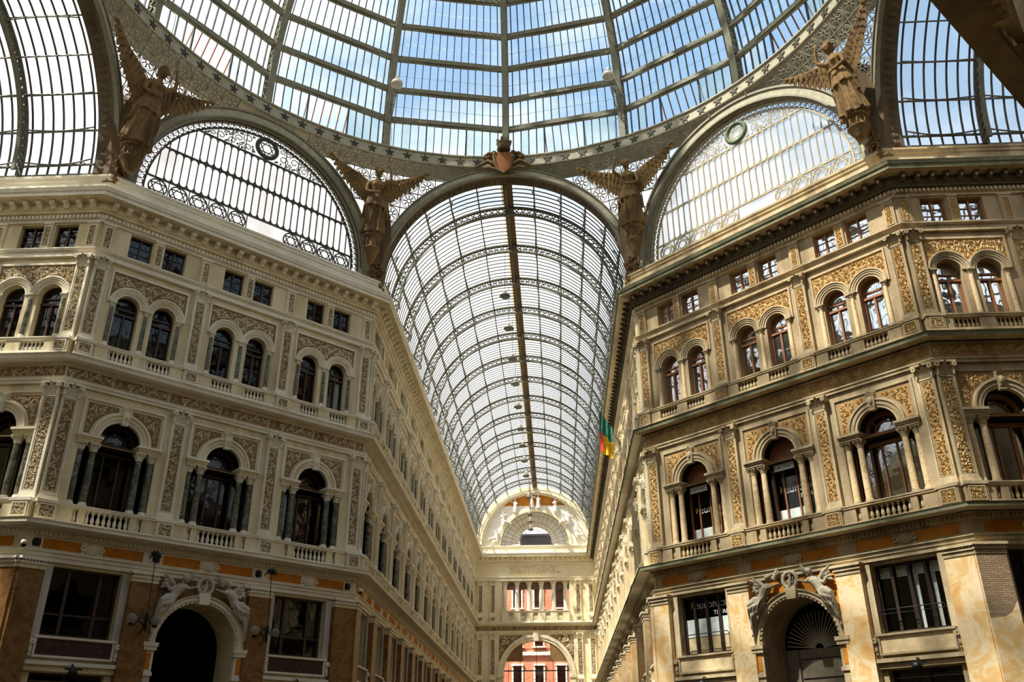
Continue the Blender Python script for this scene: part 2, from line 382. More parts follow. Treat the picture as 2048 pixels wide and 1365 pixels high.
def make_column(z0, z1, r, s, shaft_mat, y=.1):
    t = 'trim' + s; b = MB(); b.box(-r * 1.4, r * 1.4, y - r * 1.4, y + r * 1.4, z0, z0 + .1, t); b.lathe([(r * 1.35, z0 + .1), (r * 1.4, z0 + .14), (r * 1.15, z0 + .19), (r * 1.2, z0 + .23), (r, z0 + .26)], 0, y, 12, t)
    zc = z1 - r * 2.3; sh = MB(); sh.lathe([(r, z0 + .25), (r * 1.0, z0 + (z1 - z0) * .4), (r * .86, zc)], 0, y, 12, shaft_mat)
    c = MB(); c.lathe([(r * .95, zc), (r * .9, zc + .04), (r * .95, zc + r), (r * 1.25, z1 - r * .5)], 0, y, 12, t)
    for k in range(8):
        a = 2 * pi * k / 8; ca, sa = cos(a), sin(a)
        for zz, ex in ((zc + .02, 1.35), (zc + r * .75, 1.6)):
            lr = r * .34
            q = lambda rad, off, z: (rad * ca - off * sa, y + rad * sa + off * ca, z)
            c.add([q(r * .95, -lr, zz), q(r * .95, lr, zz), q(r * 1.15, lr, zz + r * .7), q(r * ex, 0, zz + r * .95), q(r * 1.15, -lr, zz + r * .7)], [(0, 1, 2, 3, 4)], t)
    for sx in (-1, 1):
        for sy in (-1, 1): c.tube([(sx * r * 1.0, y + sy * r * 1.0, zc + r * 1.2), (sx * r * 1.35, y + sy * r * 1.35, z1 - r * .55), (sx * r * 1.25, y + sy * r * 1.25, z1 - r * .8)], r * .16, t, 4)
    c.box(-r * 1.5, r * 1.5, y - r * 1.5, y + r * 1.5, z1 - r * .45, z1, t)
    return ('column', None, [('base', b, []), ('shaft', sh, []), ('capital', c, [])])
def baluster_mb(x, p, z0, z1, m):
    h = z1 - z0; b = MB(); q = .072
    b.box(x - q, x + q, -p - q, -p + q, z0, z0 + h * .1, m); b.box(x - q, x + q, -p - q, -p + q, z1 - h * .1, z1, m)
    b.lathe([(.045, z0 + h * .1), (.06, z0 + h * .16), (.085, z0 + h * .3), (.07, z0 + h * .46), (.036, z0 + h * .66), (.04, z0 + h * .76), (.062, z0 + h * .84), (.045, z0 + h * .9)], x, -p, 8, m, cap=False)
    return b
def make_balustrade(z0, z1, half, gaps, s, flush=.12):
    """gaps = [(x0, x1, number of balusters)]; solid blocks between"""
    st, t = 'stone' + s, 'trim' + s
    rail = MB(); rail.pb(-half, half, .06, .44, z1 - .13, z1 - .05, t); rail.pb(-half, half, .03, .47, z1 - .05, z1, t)
    pl = MB(); pl.pb(-half, half, .05, .43, z0, z0 + .12, t)
    x = -half; blocks = []
    for a, b, n in gaps: blocks.append((x, a)); x = b
    blocks.append((x, half)); kids = []
    for a, b in blocks:
        pl.pb(a, b, .08, .4, z0 + .12, z1 - .13, st)
    ch = [('rail', rail, []), ('plinth', pl, [])]
    for a, b, n in gaps:
        for k in range(n): ch.append(('baluster', baluster_mb(a + (k + .5) * (b - a) / n, .25, z0 + .12, z1 - .13, t), []))
    return ('balustrade', None, ch)
def arch_pts(cx, cz, r, n=16, a0=0., a1=pi): return [(cx + r * cos(a0 + (a1 - a0) * i / n), cz + r * sin(a0 + (a1 - a0) * i / n)) for i in range(n + 1)]
def make_twin_light(s, wood, pane, curtain=0, hw=.52):
    zs, zp = 18.12, 20.33
    f = MB(); y = -.3; d = .08
    f.pb(-hw, -hw + .07, y - d, y, zs, zp, wood); f.pb(hw - .07, hw, y - d, y, zs, zp, wood); f.pb(-hw, hw, y - d, y, zs, zs + .1, wood)
    f.ring(0, zp, hw - .07, hw, y - d, y, 0, pi, 14, wood)
    f.pb(-hw, hw, y - d, y + .05, 19.92, 20.02, wood); f.pb(-hw, hw, y - d, y, 20.22, 20.3, wood); f.pb(-.045, .045, y - d, y + .03, zs, 19.92, wood)
    g = MB(); g.add([(-hw, .36, zs), (hw, .36, zs)] + [(x, .36, z) for x, z in arch_pts(0, zp, hw)], [tuple(range(19))], pane)
    a = MB(); t = 'trim' + s
    a.ring(0, zp, hw, hw + .1, -.02, .05, 0, pi, 18, t); a.ring(0, zp, hw + .1, hw + .2, 0, .09, 0, pi, 18, 'stone' + s); a.ring(0, zp, hw + .2, hw + .29, 0, .12, 0, pi, 18, t); a.ring(0, zp, hw + .29, hw + .36, 0, .16, 0, pi, 18, t)
    ch = [('frame', f, []), ('pane', g, []), ('archivolt', a, [])]
    if curtain:
        c = MB()
        for x0, x1 in {1: [(-.42, -.08)], 2: [(.08, .42)], 3: [(-.44, -.06), (.06, .44)]}[curtain]:
            n = 8; vs = []
            for k in range(n + 1): x = x0 + (x1 - x0) * k / n; yy = .45 + .03 * (k % 2); vs += [(x, yy, zs), (x, yy, 19.95)]
            c.add(vs, [(2 * k, 2 * k + 2, 2 * k + 3, 2 * k + 1) for k in range(n)], 'curtain')
        ch.append(('curtain', c, []))
    return ('window', None, ch)
def make_attic_window(s, wood, pane, curtain=0):
    hw, z0, z1, y = .53, 22.78, 23.97, -.22
    f = MB(); frame_rect(f, -hw, hw, z0, z1, .07, y - .08, y, wood); f.pb(-.04, .04, y - .08, y + .02, z0, z1, wood); f.pb(-hw, hw, y - .06, y - .02, (z0 + z1) / 2 + .12, (z0 + z1) / 2 + .16, wood)
    f.pb(-hw, hw, y - .06, y - .02, z0 + .36, z0 + .4, wood)
    g = MB(); g.quad((-hw, .27, z0), (hw, .27, z0), (hw, .27, z1), (-hw, .27, z1), pane)
    ch = [('frame', f, []), ('pane', g, [])]
    if curtain:
        c = MB(); c.quad((-.45, .4, z0), (-.08, .4, z0), (-.08, .43, z1), (-.45, .4, z1), 'curtain'); c.quad((.1, .42, z0), (.42, .4, z0), (.42, .4, z1), (.1, .42, z1), 'curtain'); ch.append(('curtain', c, []))
    return ('window', None, ch)
def make_serliana(s, wood, pane, variant=''):
    st, t = 'stone' + s, 'trim' + s; zi, zc, r = 13.85, 14.12, .85
    en = MB()
    for sx in (-1, 1):
        x0, x1 = sorted((sx * .8, sx * 1.7)); en.box(x0, x1, -.1, .66, zi, zi + .1, st); en.box(x0 - .03, x1 + .03, -.14, .66, zi + .1, zi + .19, st); en.box(x0 - .07, x1 + .07, -.2, .66, zi + .19, zc + .02, t)
    av = MB(); av.ring(0, zc, r, r + .12, -.05, .06, 0, pi, 20, t); av.ring(0, zc, r + .12, r + .3, 0, .1, 0, pi, 20, st); av.ring(0, zc, r + .3, r + .38, 0, .15, 0, pi, 20, t)
    ks = MB(); ks.prism([(-.12, 14.85), (.12, 14.85), (.17, 15.62), (-.17, 15.62)], 0, .2, t); ks.lathe([(.02, 15.06), (.08, 15.12), (.1, 15.24), (.08, 15.36), (.03, 15.42)], 0, -.2, 8, t); leaf(ks, 0, 15.42, .3, .22, .2, .3, t); leaf(ks, 0, 14.86, .22, .2, .18, .26, t)
    f = MB(); y = -.68
    for x in (-.85, .78, -.36, .29): f.pb(x, x + .07, y - .1, y, 11.1, 13.7, wood)
    f.pb(-1.55, -1.48, y - .1, y, 11.1, 13.85, wood); f.pb(1.48, 1.55, y - .1, y, 11.1, 13.85, wood)
    f.pb(-.85, .85, y - .1, y + .06, 13.62, 13.74, wood); f.pb(-.85, .85, y - .1, y + .1, 14.0, 14.14, wood); f.pb(-1.55, 1.55, y - .1, y, 11.1, 11.18, wood)
    f.ring(0, zc, r - .13, r, y - .1, y + .06, 0, pi, 18, wood); f.ring(0, zc, .44, .5, y - .08, y - .02, 0, pi, 14, wood)
    for a in (pi / 4, pi / 2, 3 * pi / 4): f.bar((.5 * cos(a), .73, zc + .5 * sin(a)), (.78 * cos(a), .73, zc + .78 * sin(a)), .05, .05, wood)
    g = MB(); g.quad((-1.55, .75, 11.1), (1.55, .75, 11.1), (1.55, .75, 13.85), (-1.55, .75, 13.85), pane)
    g.add([(x, .75, z) for x, z in arch_pts(0, zc, r)] + [(-.85, .75, 13.85), (.85, .75, 13.85)], [tuple(range(19))], pane)
    ch = [('frame', f, []), ('pane', g, []), ('entablature', en, []), ('archivolt', av, []), ('keystone', ks, [])]
    if variant == 'shop':
        b = MB(); b.pb(-.8, .8, -.79, -.77, 11.1, 11.88, 'white_board'); ch.append(('white_board', b, []))
        p = MB(); p.add([(x, .71, z) for x, z in arch_pts(0, zc, .8)], [tuple(range(17))], 'woodR'); ch.append(('lunette_board', p, []))
    return ('window', None, ch)
def make_spandrels(s):
    """two carved panels over the middle-storey arch"""
    out = []
    for sx in (-1, 1):
        d = lambda x, z, sx=sx: min(1.5 - x * sx, x * sx - .34, z - 14.3, 15.54 - z, hypot(x, z - 14.12) - 1.36)
        g = MB(); pts = [(sx * 1.54, 14.24), (sx * 1.54, 15.58), (sx * .3, 15.58), (sx * .3, 15.42)] + [(sx * 1.32 * cos(a), 14.12 + 1.32 * sin(a)) for a in [pi / 2 - .24 - k * (pi / 2 - .33) / 8 for k in range(9)]]
        n = len(pts); g.add([(x, -.012, z) for x, z in pts], [tuple(range(n))], 'ground' + s)
        bx = sorted((sx * .3, sx * 1.54)); r = MB(); relief(r, d, (bx[0], bx[1], 14.2, 15.6), .18, .06, .012, .06, 'relief' + s, 11 + sx)
        e = MB(); q = sorted((sx * 1.64, sx * 1.74)); e.pb(q[0], q[1], 0, .06, 14.17, 15.78, 'trim' + s); q = sorted((sx * .18, sx * 1.64)); e.pb(q[0], q[1], 0, .06, 15.69, 15.78, 'trim' + s)
        out.append(('spandrel_panel', None, [('ground', g, []), ('scroll_relief', r, []), ('edging', e, [])]))
    return out
def make_twin_panel(s):
    cs = (-.83, .83)
    d = lambda x, z: min(1.66 - abs(x), z - 20.35, 21.78 - z, hypot(x - .83, z - 20.33) - .92, hypot(x + .83, z - 20.33) - .92)
    g = MB(); n = 40; vs = []
    for k in range(n + 1):
        x = -1.7 + 3.4 * k / n; zz = 20.33
        for c in cs:
            if abs(x - c) < .83: zz = max(zz, 20.33 + (.83 ** 2 - (x - c) ** 2) ** .5)
        vs += [(x, -.012, zz), (x, -.012, 21.82)]
    g.add(vs, [(2 * k, 2 * k + 2, 2 * k + 3, 2 * k + 1) for k in range(n)], 'ground' + s)
    r = MB(); relief(r, d, (-1.66, 1.66, 20.35, 21.78), .19, .06, .012, .06, 'relief' + s, 21, 4200)
    e = MB(); e.pb(-1.78, 1.78, 0, .07, 21.82, 21.92, 'trim' + s)
    for sx in (-1, 1): q = sorted((sx * 1.7, sx * 1.78)); e.pb(q[0], q[1], 0, .07, 20.33, 21.82, 'trim' + s)
    return ('frieze_panel', None, [('ground', g, []), ('scroll_relief', r, []), ('edging', e, [])])
def make_pier(s, hw=.53, brick=False):
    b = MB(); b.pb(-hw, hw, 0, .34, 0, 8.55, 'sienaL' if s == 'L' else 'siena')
    c = MB(); t = 'trim' + s
    c.pb(-hw - .02, hw + .02, 0, .37, 8.5, 8.66, 'stone' + s); c.pb(-hw - .05, hw + .05, 0, .42, 8.66, 8.74, t)
    for k in range(9): x = -hw + (k + .5) * 2 * hw / 9; c.pb(x - .035, x + .035, .37, .44, 8.74, 8.8, t)
    c.pb(-hw - .05, hw + .05, 0, .38, 8.74, 8.8, 'ground' + s); c.pb(-hw - .09, hw + .09, 0, .48, 8.8, 8.9, t)
    ch = [('shaft', b, []), ('capital', c, [])]
    if brick:
        k = MB(); k.add([(-hw, -.345, 8.5), (hw, -.345, 8.5), (hw, -.345, 6.9), (.25, -.345, 6.5), (.0, -.345, 6.35), (-hw, -.345, 6.3)], [(0, 5, 4, 3, 2, 1)], 'brick')
        ch.append(('bare_brickwork', k, [], 'bare grey brick where the marble has fallen off'))
    return ('pier', None, ch)
def make_mezz(s, wood, pane, extra=''):
    hw, z0, z1, y = 1.33, 6.2, 8.76, -.3
    f = MB(); frame_rect(f, -hw, hw, z0, z1, .1, y - .1, y, wood)
    for x in ((-.66, 0, .66) if s == 'R' else (-.6, .6)): f.pb(x - .06, x + .06, y - .1, y + .03, z0, z1, wood)
    if s == 'L': f.pb(-hw, hw, y - .08, y - .02, 7.0, 7.07, wood)
    g = MB(); g.quad((-hw, .37, z0), (hw, .37, z0), (hw, .37, z1), (-hw, .37, z1), pane)
    ch = [('frame', f, []), ('pane', g, [])]
    for sx in (-1, 1): j = MB(); q = sorted((sx * hw, sx * (hw + .3))); j.pb(q[0], q[1], -.05, .08, 4.95, 8.8, 'white_stone' if s == 'L' else 'trimR'); ch.append(('jamb', j, []))
    if s == 'R':
        b = MB(); b.tube([(-1.25, .05, 6.35), (-1.25, .02, 6.95), (-1.17, -.02, 7.05), (1.17, -.02, 7.05), (1.25, .02, 6.95), (1.25, .05, 6.35)], .022, 'black', 6)
        b.tube([(-1.25, 0, 6.9), (1.25, 0, 6.9)], .012, 'black', 5); ch.append(('guard_rail', b, []))
    if extra == 'shop':
        w = MB(); w.pb(-1.25, 1.25, -.41, -.39, 7.0, 7.76, 'white_board'); w.pb(-1.25, 1.25, -.42, -.4, 6.3, 7.0, 'panel_R'); ch.append(('white_board', w, []))
    if extra == 'blinds':
        w = MB()
        for k, x in enumerate((-1.0, -.33, .33, 1.0)):
            n = 6; vs = []
            for q in range(n + 1): yy = .5 + .04 * (q % 2); vs += [(x - .25, yy, 8.7 - q * .07), (x + .25, yy, 8.7 - q * .07)]
            w.add(vs, [(2 * q, 2 * q + 1, 2 * q + 3, 2 * q + 2) for q in range(n)], 'curtain')
            if k >= 2: w.pb(x - .28, x - .12, -.56, -.52, 6.3, 8.5, 'curtain')
        ch.append(('curtain', w, []))
    return ('window', None, ch)
def make_signboard(s, text=None):
    hw = 1.42; t = 'trim' + s
    p = MB(); p.pb(-hw, hw, .05, .14, 5.46, 6.1, 'maroon' if s == 'L' else 'panel_R')
    f = MB(); frame_rect(f, -hw - .04, hw + .04, 5.42, 6.16, .08, .05, .2, t); f.pb(-hw - .1, hw + .1, .0, .24, 6.1, 6.18, t)
    kids = []
    for sx in (-1, 1):
        b = MB(); kids.append(('scroll_bracket', b, []))
        b.ring(sx * (hw + .14), 5.95, .03, .1, .04, .3, 0, 2 * pi, 10, t); b.ring(sx * (hw + .14), 5.62, .02, .06, .04, .26, 0, 2 * pi, 8, t)
        b.pb(sx * (hw + .14) - .06, sx * (hw + .14) + .06, .04, .22, 5.45, 6.08, t)
    l = MB(); l.pb(-hw - .2, hw + .2, 0, .16, 4.95, 5.16, 'stone' + s); l.pb(-hw - .24, hw + .24, 0, .28, 5.16, 5.3, t)
    return ('signboard', None, [('board', p, []), ('frame', f, []), *kids, ('lintel', l, [])])
def make_shop(s):
    f = MB(); frame_rect(f, -1.35, 1.35, 0, 4.92, .09, -.42, -.32, 'wood_dark'); f.pb(-.05, .05, -.42, -.3, 0, 4.9, 'wood_dark'); f.pb(-1.3, 1.3, -.42, -.3, 4.3, 4.4, 'wood_dark'); f.pb(-1.3, 1.3, -.42, -.33, 4.62, 4.66, 'lamp_grey')
    g = MB(); g.quad((-1.35, .4, 0), (1.35, .4, 0), (1.35, .4, 4.9), (-1.35, .4, 4.9), 'pane_dark')
    return ('window', None, [('frame', f, []), ('pane', g, [])])
# ------------------------------------------------------------------ walls with real openings
def opening(mb, u0, u1, z0, z1, uc, hw, zs, zp, s, arch, d=.5, room=1.3, back=True):
    """wall face u0..u1 x z0..z1 with one opening: sill zs, springing (or head) zp; reveal, and a dark room behind"""
    a, b = uc - hw, uc + hw
    Q = lambda x0, x1, q0, q1: mb.quad((x0, 0, q0), (x1, 0, q0), (x1, 0, q1), (x0, 0, q1), s)
    if a > u0 + 1e-6: Q(u0, a, z0, z1)
    if u1 > b + 1e-6: Q(b, u1, z0, z1)
    if zs > z0 + 1e-6: Q(a, b, z0, zs)
    out = [(a, zs), (a, zp)]
    if arch: out += [(x, z) for x, z in arch_pts(uc, zp, hw, 16)][::-1][1:]
    else: out += [(b, zp)]
    out += [(b, zs)]
    top = out[1:-1]
    for (xa, za), (xb, zb) in zip(top[:-1], top[1:]):
        if xb > xa + 1e-6 and max(za, zb) < z1 - 1e-6: mb.quad((xa, 0, za), (xb, 0, zb), (xb, 0, z1), (xa, 0, z1), s)
    n = len(out)
    for i in range(n):
        (xa, za), (xb, zb) = out[i], out[(i + 1) % n]
        if abs(xa - xb) + abs(za - zb) < 1e-6: continue
        mb.quad((xa, 0, za), (xb, 0, zb), (xb, d, zb), (xa, d, za), s)
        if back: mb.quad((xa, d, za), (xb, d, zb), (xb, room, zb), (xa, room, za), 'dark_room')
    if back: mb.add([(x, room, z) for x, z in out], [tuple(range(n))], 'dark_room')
def solid(mb, u0, u1, z0, z1, m): mb.quad((u0, 0, z0), (u1, 0, z0), (u1, 0, z1), (u0, 0, z1), m)
ZT = 26.3
def wall_mesh(length, centres, hb, s, portal=None, low=None):
    mb = MB(); st = 'stone' + s
    edges = [0.] + [(a + b) / 2 for a, b in zip(centres[:-1], centres[1:])] + [length]
    for i, c in enumerate(centres):
        e0, e1 = edges[i], edges[i + 1]
        lo, hi = max(e0, c - hb), min(e1, c + hb)
        for z0, z1 in ((0, 24.1),):
            if lo > e0: solid(mb, e0, lo, 0, 24.1, st)
            if hi < e1: solid(mb, hi, e1, 0, 24.1, st)
        if portal == i:
            opening(mb, lo, hi, 0, 8.87, (low or centres)[i], 1.72, 0, 6.25, st, True, 1.5, 5.)
        else:
            opening(mb, lo, hi, 0, 5.3, (low or centres)[i], 1.35, 0, 4.92, st, False, .5, 2.5)
            opening(mb, lo, hi, 5.3, 8.87, (low or centres)[i], 1.33, 6.2, 8.76, st, False, .45, 1.6)
        solid(mb, lo, hi, 8.87, 10.4, st)
        opening(mb, lo, hi, 10.4, 11.02, c, .92, 10.42, 10.98, st, False, .3, .45)
        solid(mb, lo, hi, 11.02, 11.1, st)
        # middle storey: wide opening below, arch above
        a, b = c - 1.6, c + 1.6
        solid(mb, lo, a, 11.1, 13.85, st); solid(mb, b, hi, 11.1, 13.85, st)
        for x in (a, b):
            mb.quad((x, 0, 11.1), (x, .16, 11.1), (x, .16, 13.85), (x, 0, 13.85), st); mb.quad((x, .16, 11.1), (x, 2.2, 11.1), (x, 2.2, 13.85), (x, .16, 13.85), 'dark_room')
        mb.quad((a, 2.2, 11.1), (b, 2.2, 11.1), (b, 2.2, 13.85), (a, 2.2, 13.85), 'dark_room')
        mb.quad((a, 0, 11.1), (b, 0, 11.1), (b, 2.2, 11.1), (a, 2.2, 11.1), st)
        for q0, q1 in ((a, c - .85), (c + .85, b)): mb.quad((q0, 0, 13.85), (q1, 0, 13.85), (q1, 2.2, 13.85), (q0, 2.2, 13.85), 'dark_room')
        opening(mb, lo, hi, 13.85, 16.1, c, .85, 13.85, 14.12, st, True, .16, 2.2)
        solid(mb, lo, hi, 16.1, 17.4, st)
        for k in (-1, 1):
            q0, q1 = (lo, c) if k < 0 else (c, hi)
            opening(mb, q0, q1, 17.4, 18.05, c + k * .83, .53, 17.42, 17.98, st, False, .3, .45)
            opening(mb, q0, q1, 18.05, 22.2, c + k * .83, .52, 18.12, 20.33, st, True, .45, 1.3)
            opening(mb, q0, q1, 22.2, 24.1, c + k * .8, .53, 22.78, 23.97, st, False, .35, 1.2)
    solid(mb, 0, length, 24.1, ZT, st)
    return mb
def cornices(length, k0, k1, s):
    """four mouldings that run the whole wall, mitred at the corners: returns (name, MB, kids) trees"""
    st, t, g, r = 'stone' + s, 'trim' + s, 'ground' + s, 'relief' + s
    cu = 'copper' if s in 'RW' else t
    so = 'dark_soffit' if s in 'RW' else st  # right-hand soffits: cornice shade put into a darker stone colour
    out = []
    n = lambda p, q: max(1, round((length + 0.) / q))
    # 1 street cornice with orange frieze
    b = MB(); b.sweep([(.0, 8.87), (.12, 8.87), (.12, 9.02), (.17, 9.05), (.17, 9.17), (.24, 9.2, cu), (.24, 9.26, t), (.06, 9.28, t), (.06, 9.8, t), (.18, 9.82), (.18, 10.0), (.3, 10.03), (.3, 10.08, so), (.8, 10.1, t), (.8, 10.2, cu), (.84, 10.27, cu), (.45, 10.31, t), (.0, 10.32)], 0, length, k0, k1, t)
    q = max(1, round(length / PITCH)); w = length / q
    op = MB(); ca = MB()
    for k in range(q):
        c = (k + .5) * w
        for sx in (-1, 1):
            x0, x1 = sorted((c + sx * .42, c + sx * (w / 2 - .42))); op.pb(x0, x1, .05, .075, 9.34, 9.74, 'orange_paint'); frame_rect(op, x0 - .05, x1 + .05, 9.3, 9.78, .04, .05, .09, t)
        ca.lathe([(.02, 0), (.3, .04), (.34, .08)], 0, 0, 14, t); ca.v = [(x, y, z) for x, y, z in ca.v]
        m = 42; vs = ca.v[-m - 28:]; ca.v[-m - 28:] = [(c + x * 1.05, -.17 + z * 1.2, 9.54 + y * .68) for x, y, z in vs]
        for sx in (-1, 1): ca.ring(c + sx * .36, 9.54, .04, .11, .05, .16, 0, 2 * pi, 8, t)
    de = MB(); q = round(length / .17)
    for k in range(q): x = (k + .5) * length / q; de.pb(x - .05, x + .05, .18, .26, 9.84, 9.98, t)
    out.append(('trim', b, [('frieze_panel', op, [], 'orange painted frieze fields'), ('cartouche', ca, []), ('dentil_band', de, [])]))
    # 2 ledge under the third storey with carved frieze
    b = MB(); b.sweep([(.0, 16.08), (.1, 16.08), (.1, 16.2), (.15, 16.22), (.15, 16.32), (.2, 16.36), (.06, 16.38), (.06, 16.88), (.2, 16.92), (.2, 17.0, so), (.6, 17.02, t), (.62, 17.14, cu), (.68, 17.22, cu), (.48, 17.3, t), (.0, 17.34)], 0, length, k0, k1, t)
    fr = MB(); fg = MB(); fg.quad((.02, -.064, 16.42), (length - .02, -.064, 16.42), (length - .02, -.064, 16.85), (.02, -.064, 16.85), g)
    unit = MB(); relief(unit, rect_d(0, 2.3, 16.43, 16.84), (0, 2.3, 16.43, 16.84), .2, .07, .066, .055, r, 5)
    q = max(1, round(length / 2.3)); w = length / q
    for k in range(q): fg.join(unit, dx=k * w)
    out.append(('trim', b, [('scroll_frieze', fg, [])]))
    # 3 course under the attic
    b = MB(); b.sweep([(.0, 22.18), (.16, 22.2), (.16, 22.3), (.12, 22.32), (.12, 22.44), (.2, 22.48), (.26, 22.55), (.26, 22.6), (.08, 22.64), (.0, 22.66)], 0, length, k0, k1, t)
    out.append(('trim', b, []))
    # 4 main cornice with modillions and parapet
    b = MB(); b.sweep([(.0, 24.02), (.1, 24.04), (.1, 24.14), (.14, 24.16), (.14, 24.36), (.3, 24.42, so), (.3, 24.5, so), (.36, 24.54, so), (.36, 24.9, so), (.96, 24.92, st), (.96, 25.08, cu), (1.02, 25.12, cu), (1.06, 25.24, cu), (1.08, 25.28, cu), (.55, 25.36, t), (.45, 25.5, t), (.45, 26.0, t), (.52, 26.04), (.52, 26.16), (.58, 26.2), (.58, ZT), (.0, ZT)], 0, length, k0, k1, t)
    de = MB(); q = round(length / .19)
    for k in range(q): x = (k + .5) * length / q; de.pb(x - .055, x + .055, .14, .24, 24.18, 24.34, t)
    mo = MB(); q = round(length / .62)
    for k in range(q):
        x = (k + .5) * length / q
        mo.add([(x + sx * .11, -p, z) for sx in (-1, 1) for p, z in ((.36, 24.58), (.46, 24.58), (.54, 24.7), (.68, 24.74), (.68, 24.9), (.36, 24.9))],
               [(0, 1, 2, 3, 4, 5), (11, 10, 9, 8, 7, 6), (0, 6, 7, 1), (1, 7, 8, 2), (2, 8, 9, 3), (3, 9, 10, 4)], so if s in 'RW' else t)  # right-hand modillions coloured as if in the cornice's shadow
        mo.lathe([(.02, 24.66), (.07, 24.74), (.05, 24.78)], x, -.63, 6, t)
    out.append(('trim', b, [('dentil_band', de, []), ('modillion_band', mo, [])]))
    return out

def wall_matrix(ax, ay, ang): return Matrix.Translation((ax, ay, 0)) @ Matrix.Rotation(ang, 4, 'Z')
def shift(M, u): return M @ Matrix.Translation((u, 0, 0))
S2 = 2 ** .5
# matrices: x runs left to right as seen from inside
M_LD = wall_matrix(-A, W, pi / 4)            # left angled facade
M_RD = wall_matrix(W, A, -pi / 4)            # right angled facade
M_RA = wall_matrix(A, W, 0)                  # right wing, wall that faces the camera
LAL = 31.0
M_LA = wall_matrix(-A - LAL, W, 0)           # left wing
M_LW = wall_matrix(-W, A, pi / 2)            # long arm, left wall
M_RW = wall_matrix(W, A + L, -pi / 2)        # long arm, right wall
M_F = wall_matrix(-W, A + L, 0)              # end wall of the long arm
M_RN = wall_matrix(A + .6, -W, -3 * pi / 4)       # near right angled facade (beside and behind the camera)
M_LN = wall_matrix(-W, -A, 3 * pi / 4)
TREES = {}
def trees(s):
    if s in TREES: return TREES[s]
    wood = 'woodL' if s == 'L' else 'woodR'; pane = 'pane' + s
    T = dict(pl=make_pilaster(10.3, 11.12, 11.42, 15.5, 16.08, .33, s, 1), pu=make_pilaster(17.33, 18.07, 18.35, 21.72, 22.2, .3, s, 2), pa=make_attic_pilaster(s, 3),
             mini=make_attic_pilaster(s, 4, .2), col=make_column(11.12, 13.85, .145, s, 'green_marble' if s == 'L' else 'pale_marble', .15),
             tcol=make_column(18.12, 20.33, .1, s, 'green_marble' if s == 'L' else 'pale_marble', -.02),
             bl=make_balustrade(10.3, 11.12, 1.93, [(-1.36, -1.16, 1), (-.88, .88, 8), (1.16, 1.36, 1)], s), bu=make_balustrade(17.33, 18.07, 1.93, [(-1.36, -.3, 6), (.3, 1.36, 6)], s),
             tp=make_twin_panel(s), pier=make_pier(s), mezz=make_mezz(s, 'woodL' if s == 'L' else 'wood_dark', 'pane_dark'), sign=make_signboard(s), shop=make_shop(s), ser=make_serliana(s, wood, 'pane_deep' if s == 'R' else pane),
             tw=[make_twin_light(s, wood, pane, k) for k in range(4)], at=[make_attic_window(s, wood, pane, k) for k in range(2)])
    T['sp'] = make_spandrels(s); TREES[s] = T; return T
NWIN = [0]
def win(node, M, zb, label, flatten=False, group=None):
    NWIN[0] += 1
    o = place(node, M, zb, label, 'window', group, 'structure', flatten); o.name = 'window_%d' % NWIN[0]; return o
NTR = [0]
def bay(M, c, s, where, i, near, rnd, special=None, cur=(0, 0), cl=None):
    """one facade bay; where = words that name the wall, i = words that name the bay"""
    T = trees(s); F = not near
    sp = special or {}
    g = lambda w: w + ', ' + where
    for k, side in ((-1, 'left'), (1, 'right')):
        win(T['at'][1 if sp.get('attic') else 0], shift(M, c + k * .8), 22.78, 'square attic window, %s of the pair in %s, %s' % (side, i, where), F)
        win(T['tw'][cur[0 if k < 0 else 1]], shift(M, c + k * .83), 18.12, 'arched third-storey window, %s of the pair in %s, %s' % (side, i, where), F)
    place(T['mini'], shift(M, c), 22.62, 'little carved pilaster between the attic windows of %s, %s' % (i, where), 'pilaster', g('attic pilasters'), None, F)
    win(sp.get('ser', T['ser']), shift(M, c), 11.1, 'large middle-storey arched window with side lights, %s, %s' % (i, where), F)
    place(T['tcol'], shift(M, c), 18.12, 'slim column between the twin windows of %s, %s' % (i, where), 'column', g('slim columns'), None, F)
    place(T['tp'], shift(M, c), 20.3, 'carved scroll panel above the twin windows of %s, %s' % (i, where), 'relief', g('carved panels'), None, F)
    for k, side in enumerate(('left', 'right')):
        place(T['sp'][k], shift(M, c), 14.17, 'carved panel %s of the middle arch, %s, %s' % (side, i, where), 'relief', g('spandrel panels'), None, F)
    place(T['bl'], shift(M, c), 10.3, 'stone balustrade below the large arched window of %s, %s' % (i, where), 'balustrade', g('lower balustrades'), None, F)
    place(T['bu'], shift(M, c), 17.33, 'stone balustrade below the twin windows of %s, %s' % (i, where), 'balustrade', g('upper balustrades'), None, F)
    for x, nm in ((-1.47, 'outer left'), (-.95, 'inner left'), (.95, 'inner right'), (1.47, 'outer right')):
        place(T['col'], shift(M, c + x), 11.12, '%s column of large arched window, %s, %s' % (nm, i, where), 'column', g('window columns'), None, F)
    for x, nm in ((-1.5, 'left'), (1.5, 'right')):
        place(T['tcol'], shift(M, c + x), 18.12, 'slim column %s of the twin windows of %s, %s' % (nm, i, where), 'column', g('slim columns'), None, F)
    if not sp.get('portal'):
        win(sp.get('mezz', T['mezz']), shift(M, cl or c), 6.2, 'wide mezzanine window under the street cornice, %s, %s' % (i, where), F)
        win(T['shop'], shift(M, cl or c), 0, 'tall shop window at street level, %s, %s' % (i, where), F)
        place(sp.get('sign', T['sign']), shift(M, cl or c), 4.95, 'framed scroll-ended board under mezzanine window, %s, %s' % (i, where), 'signboard', g('boards'), None, F)
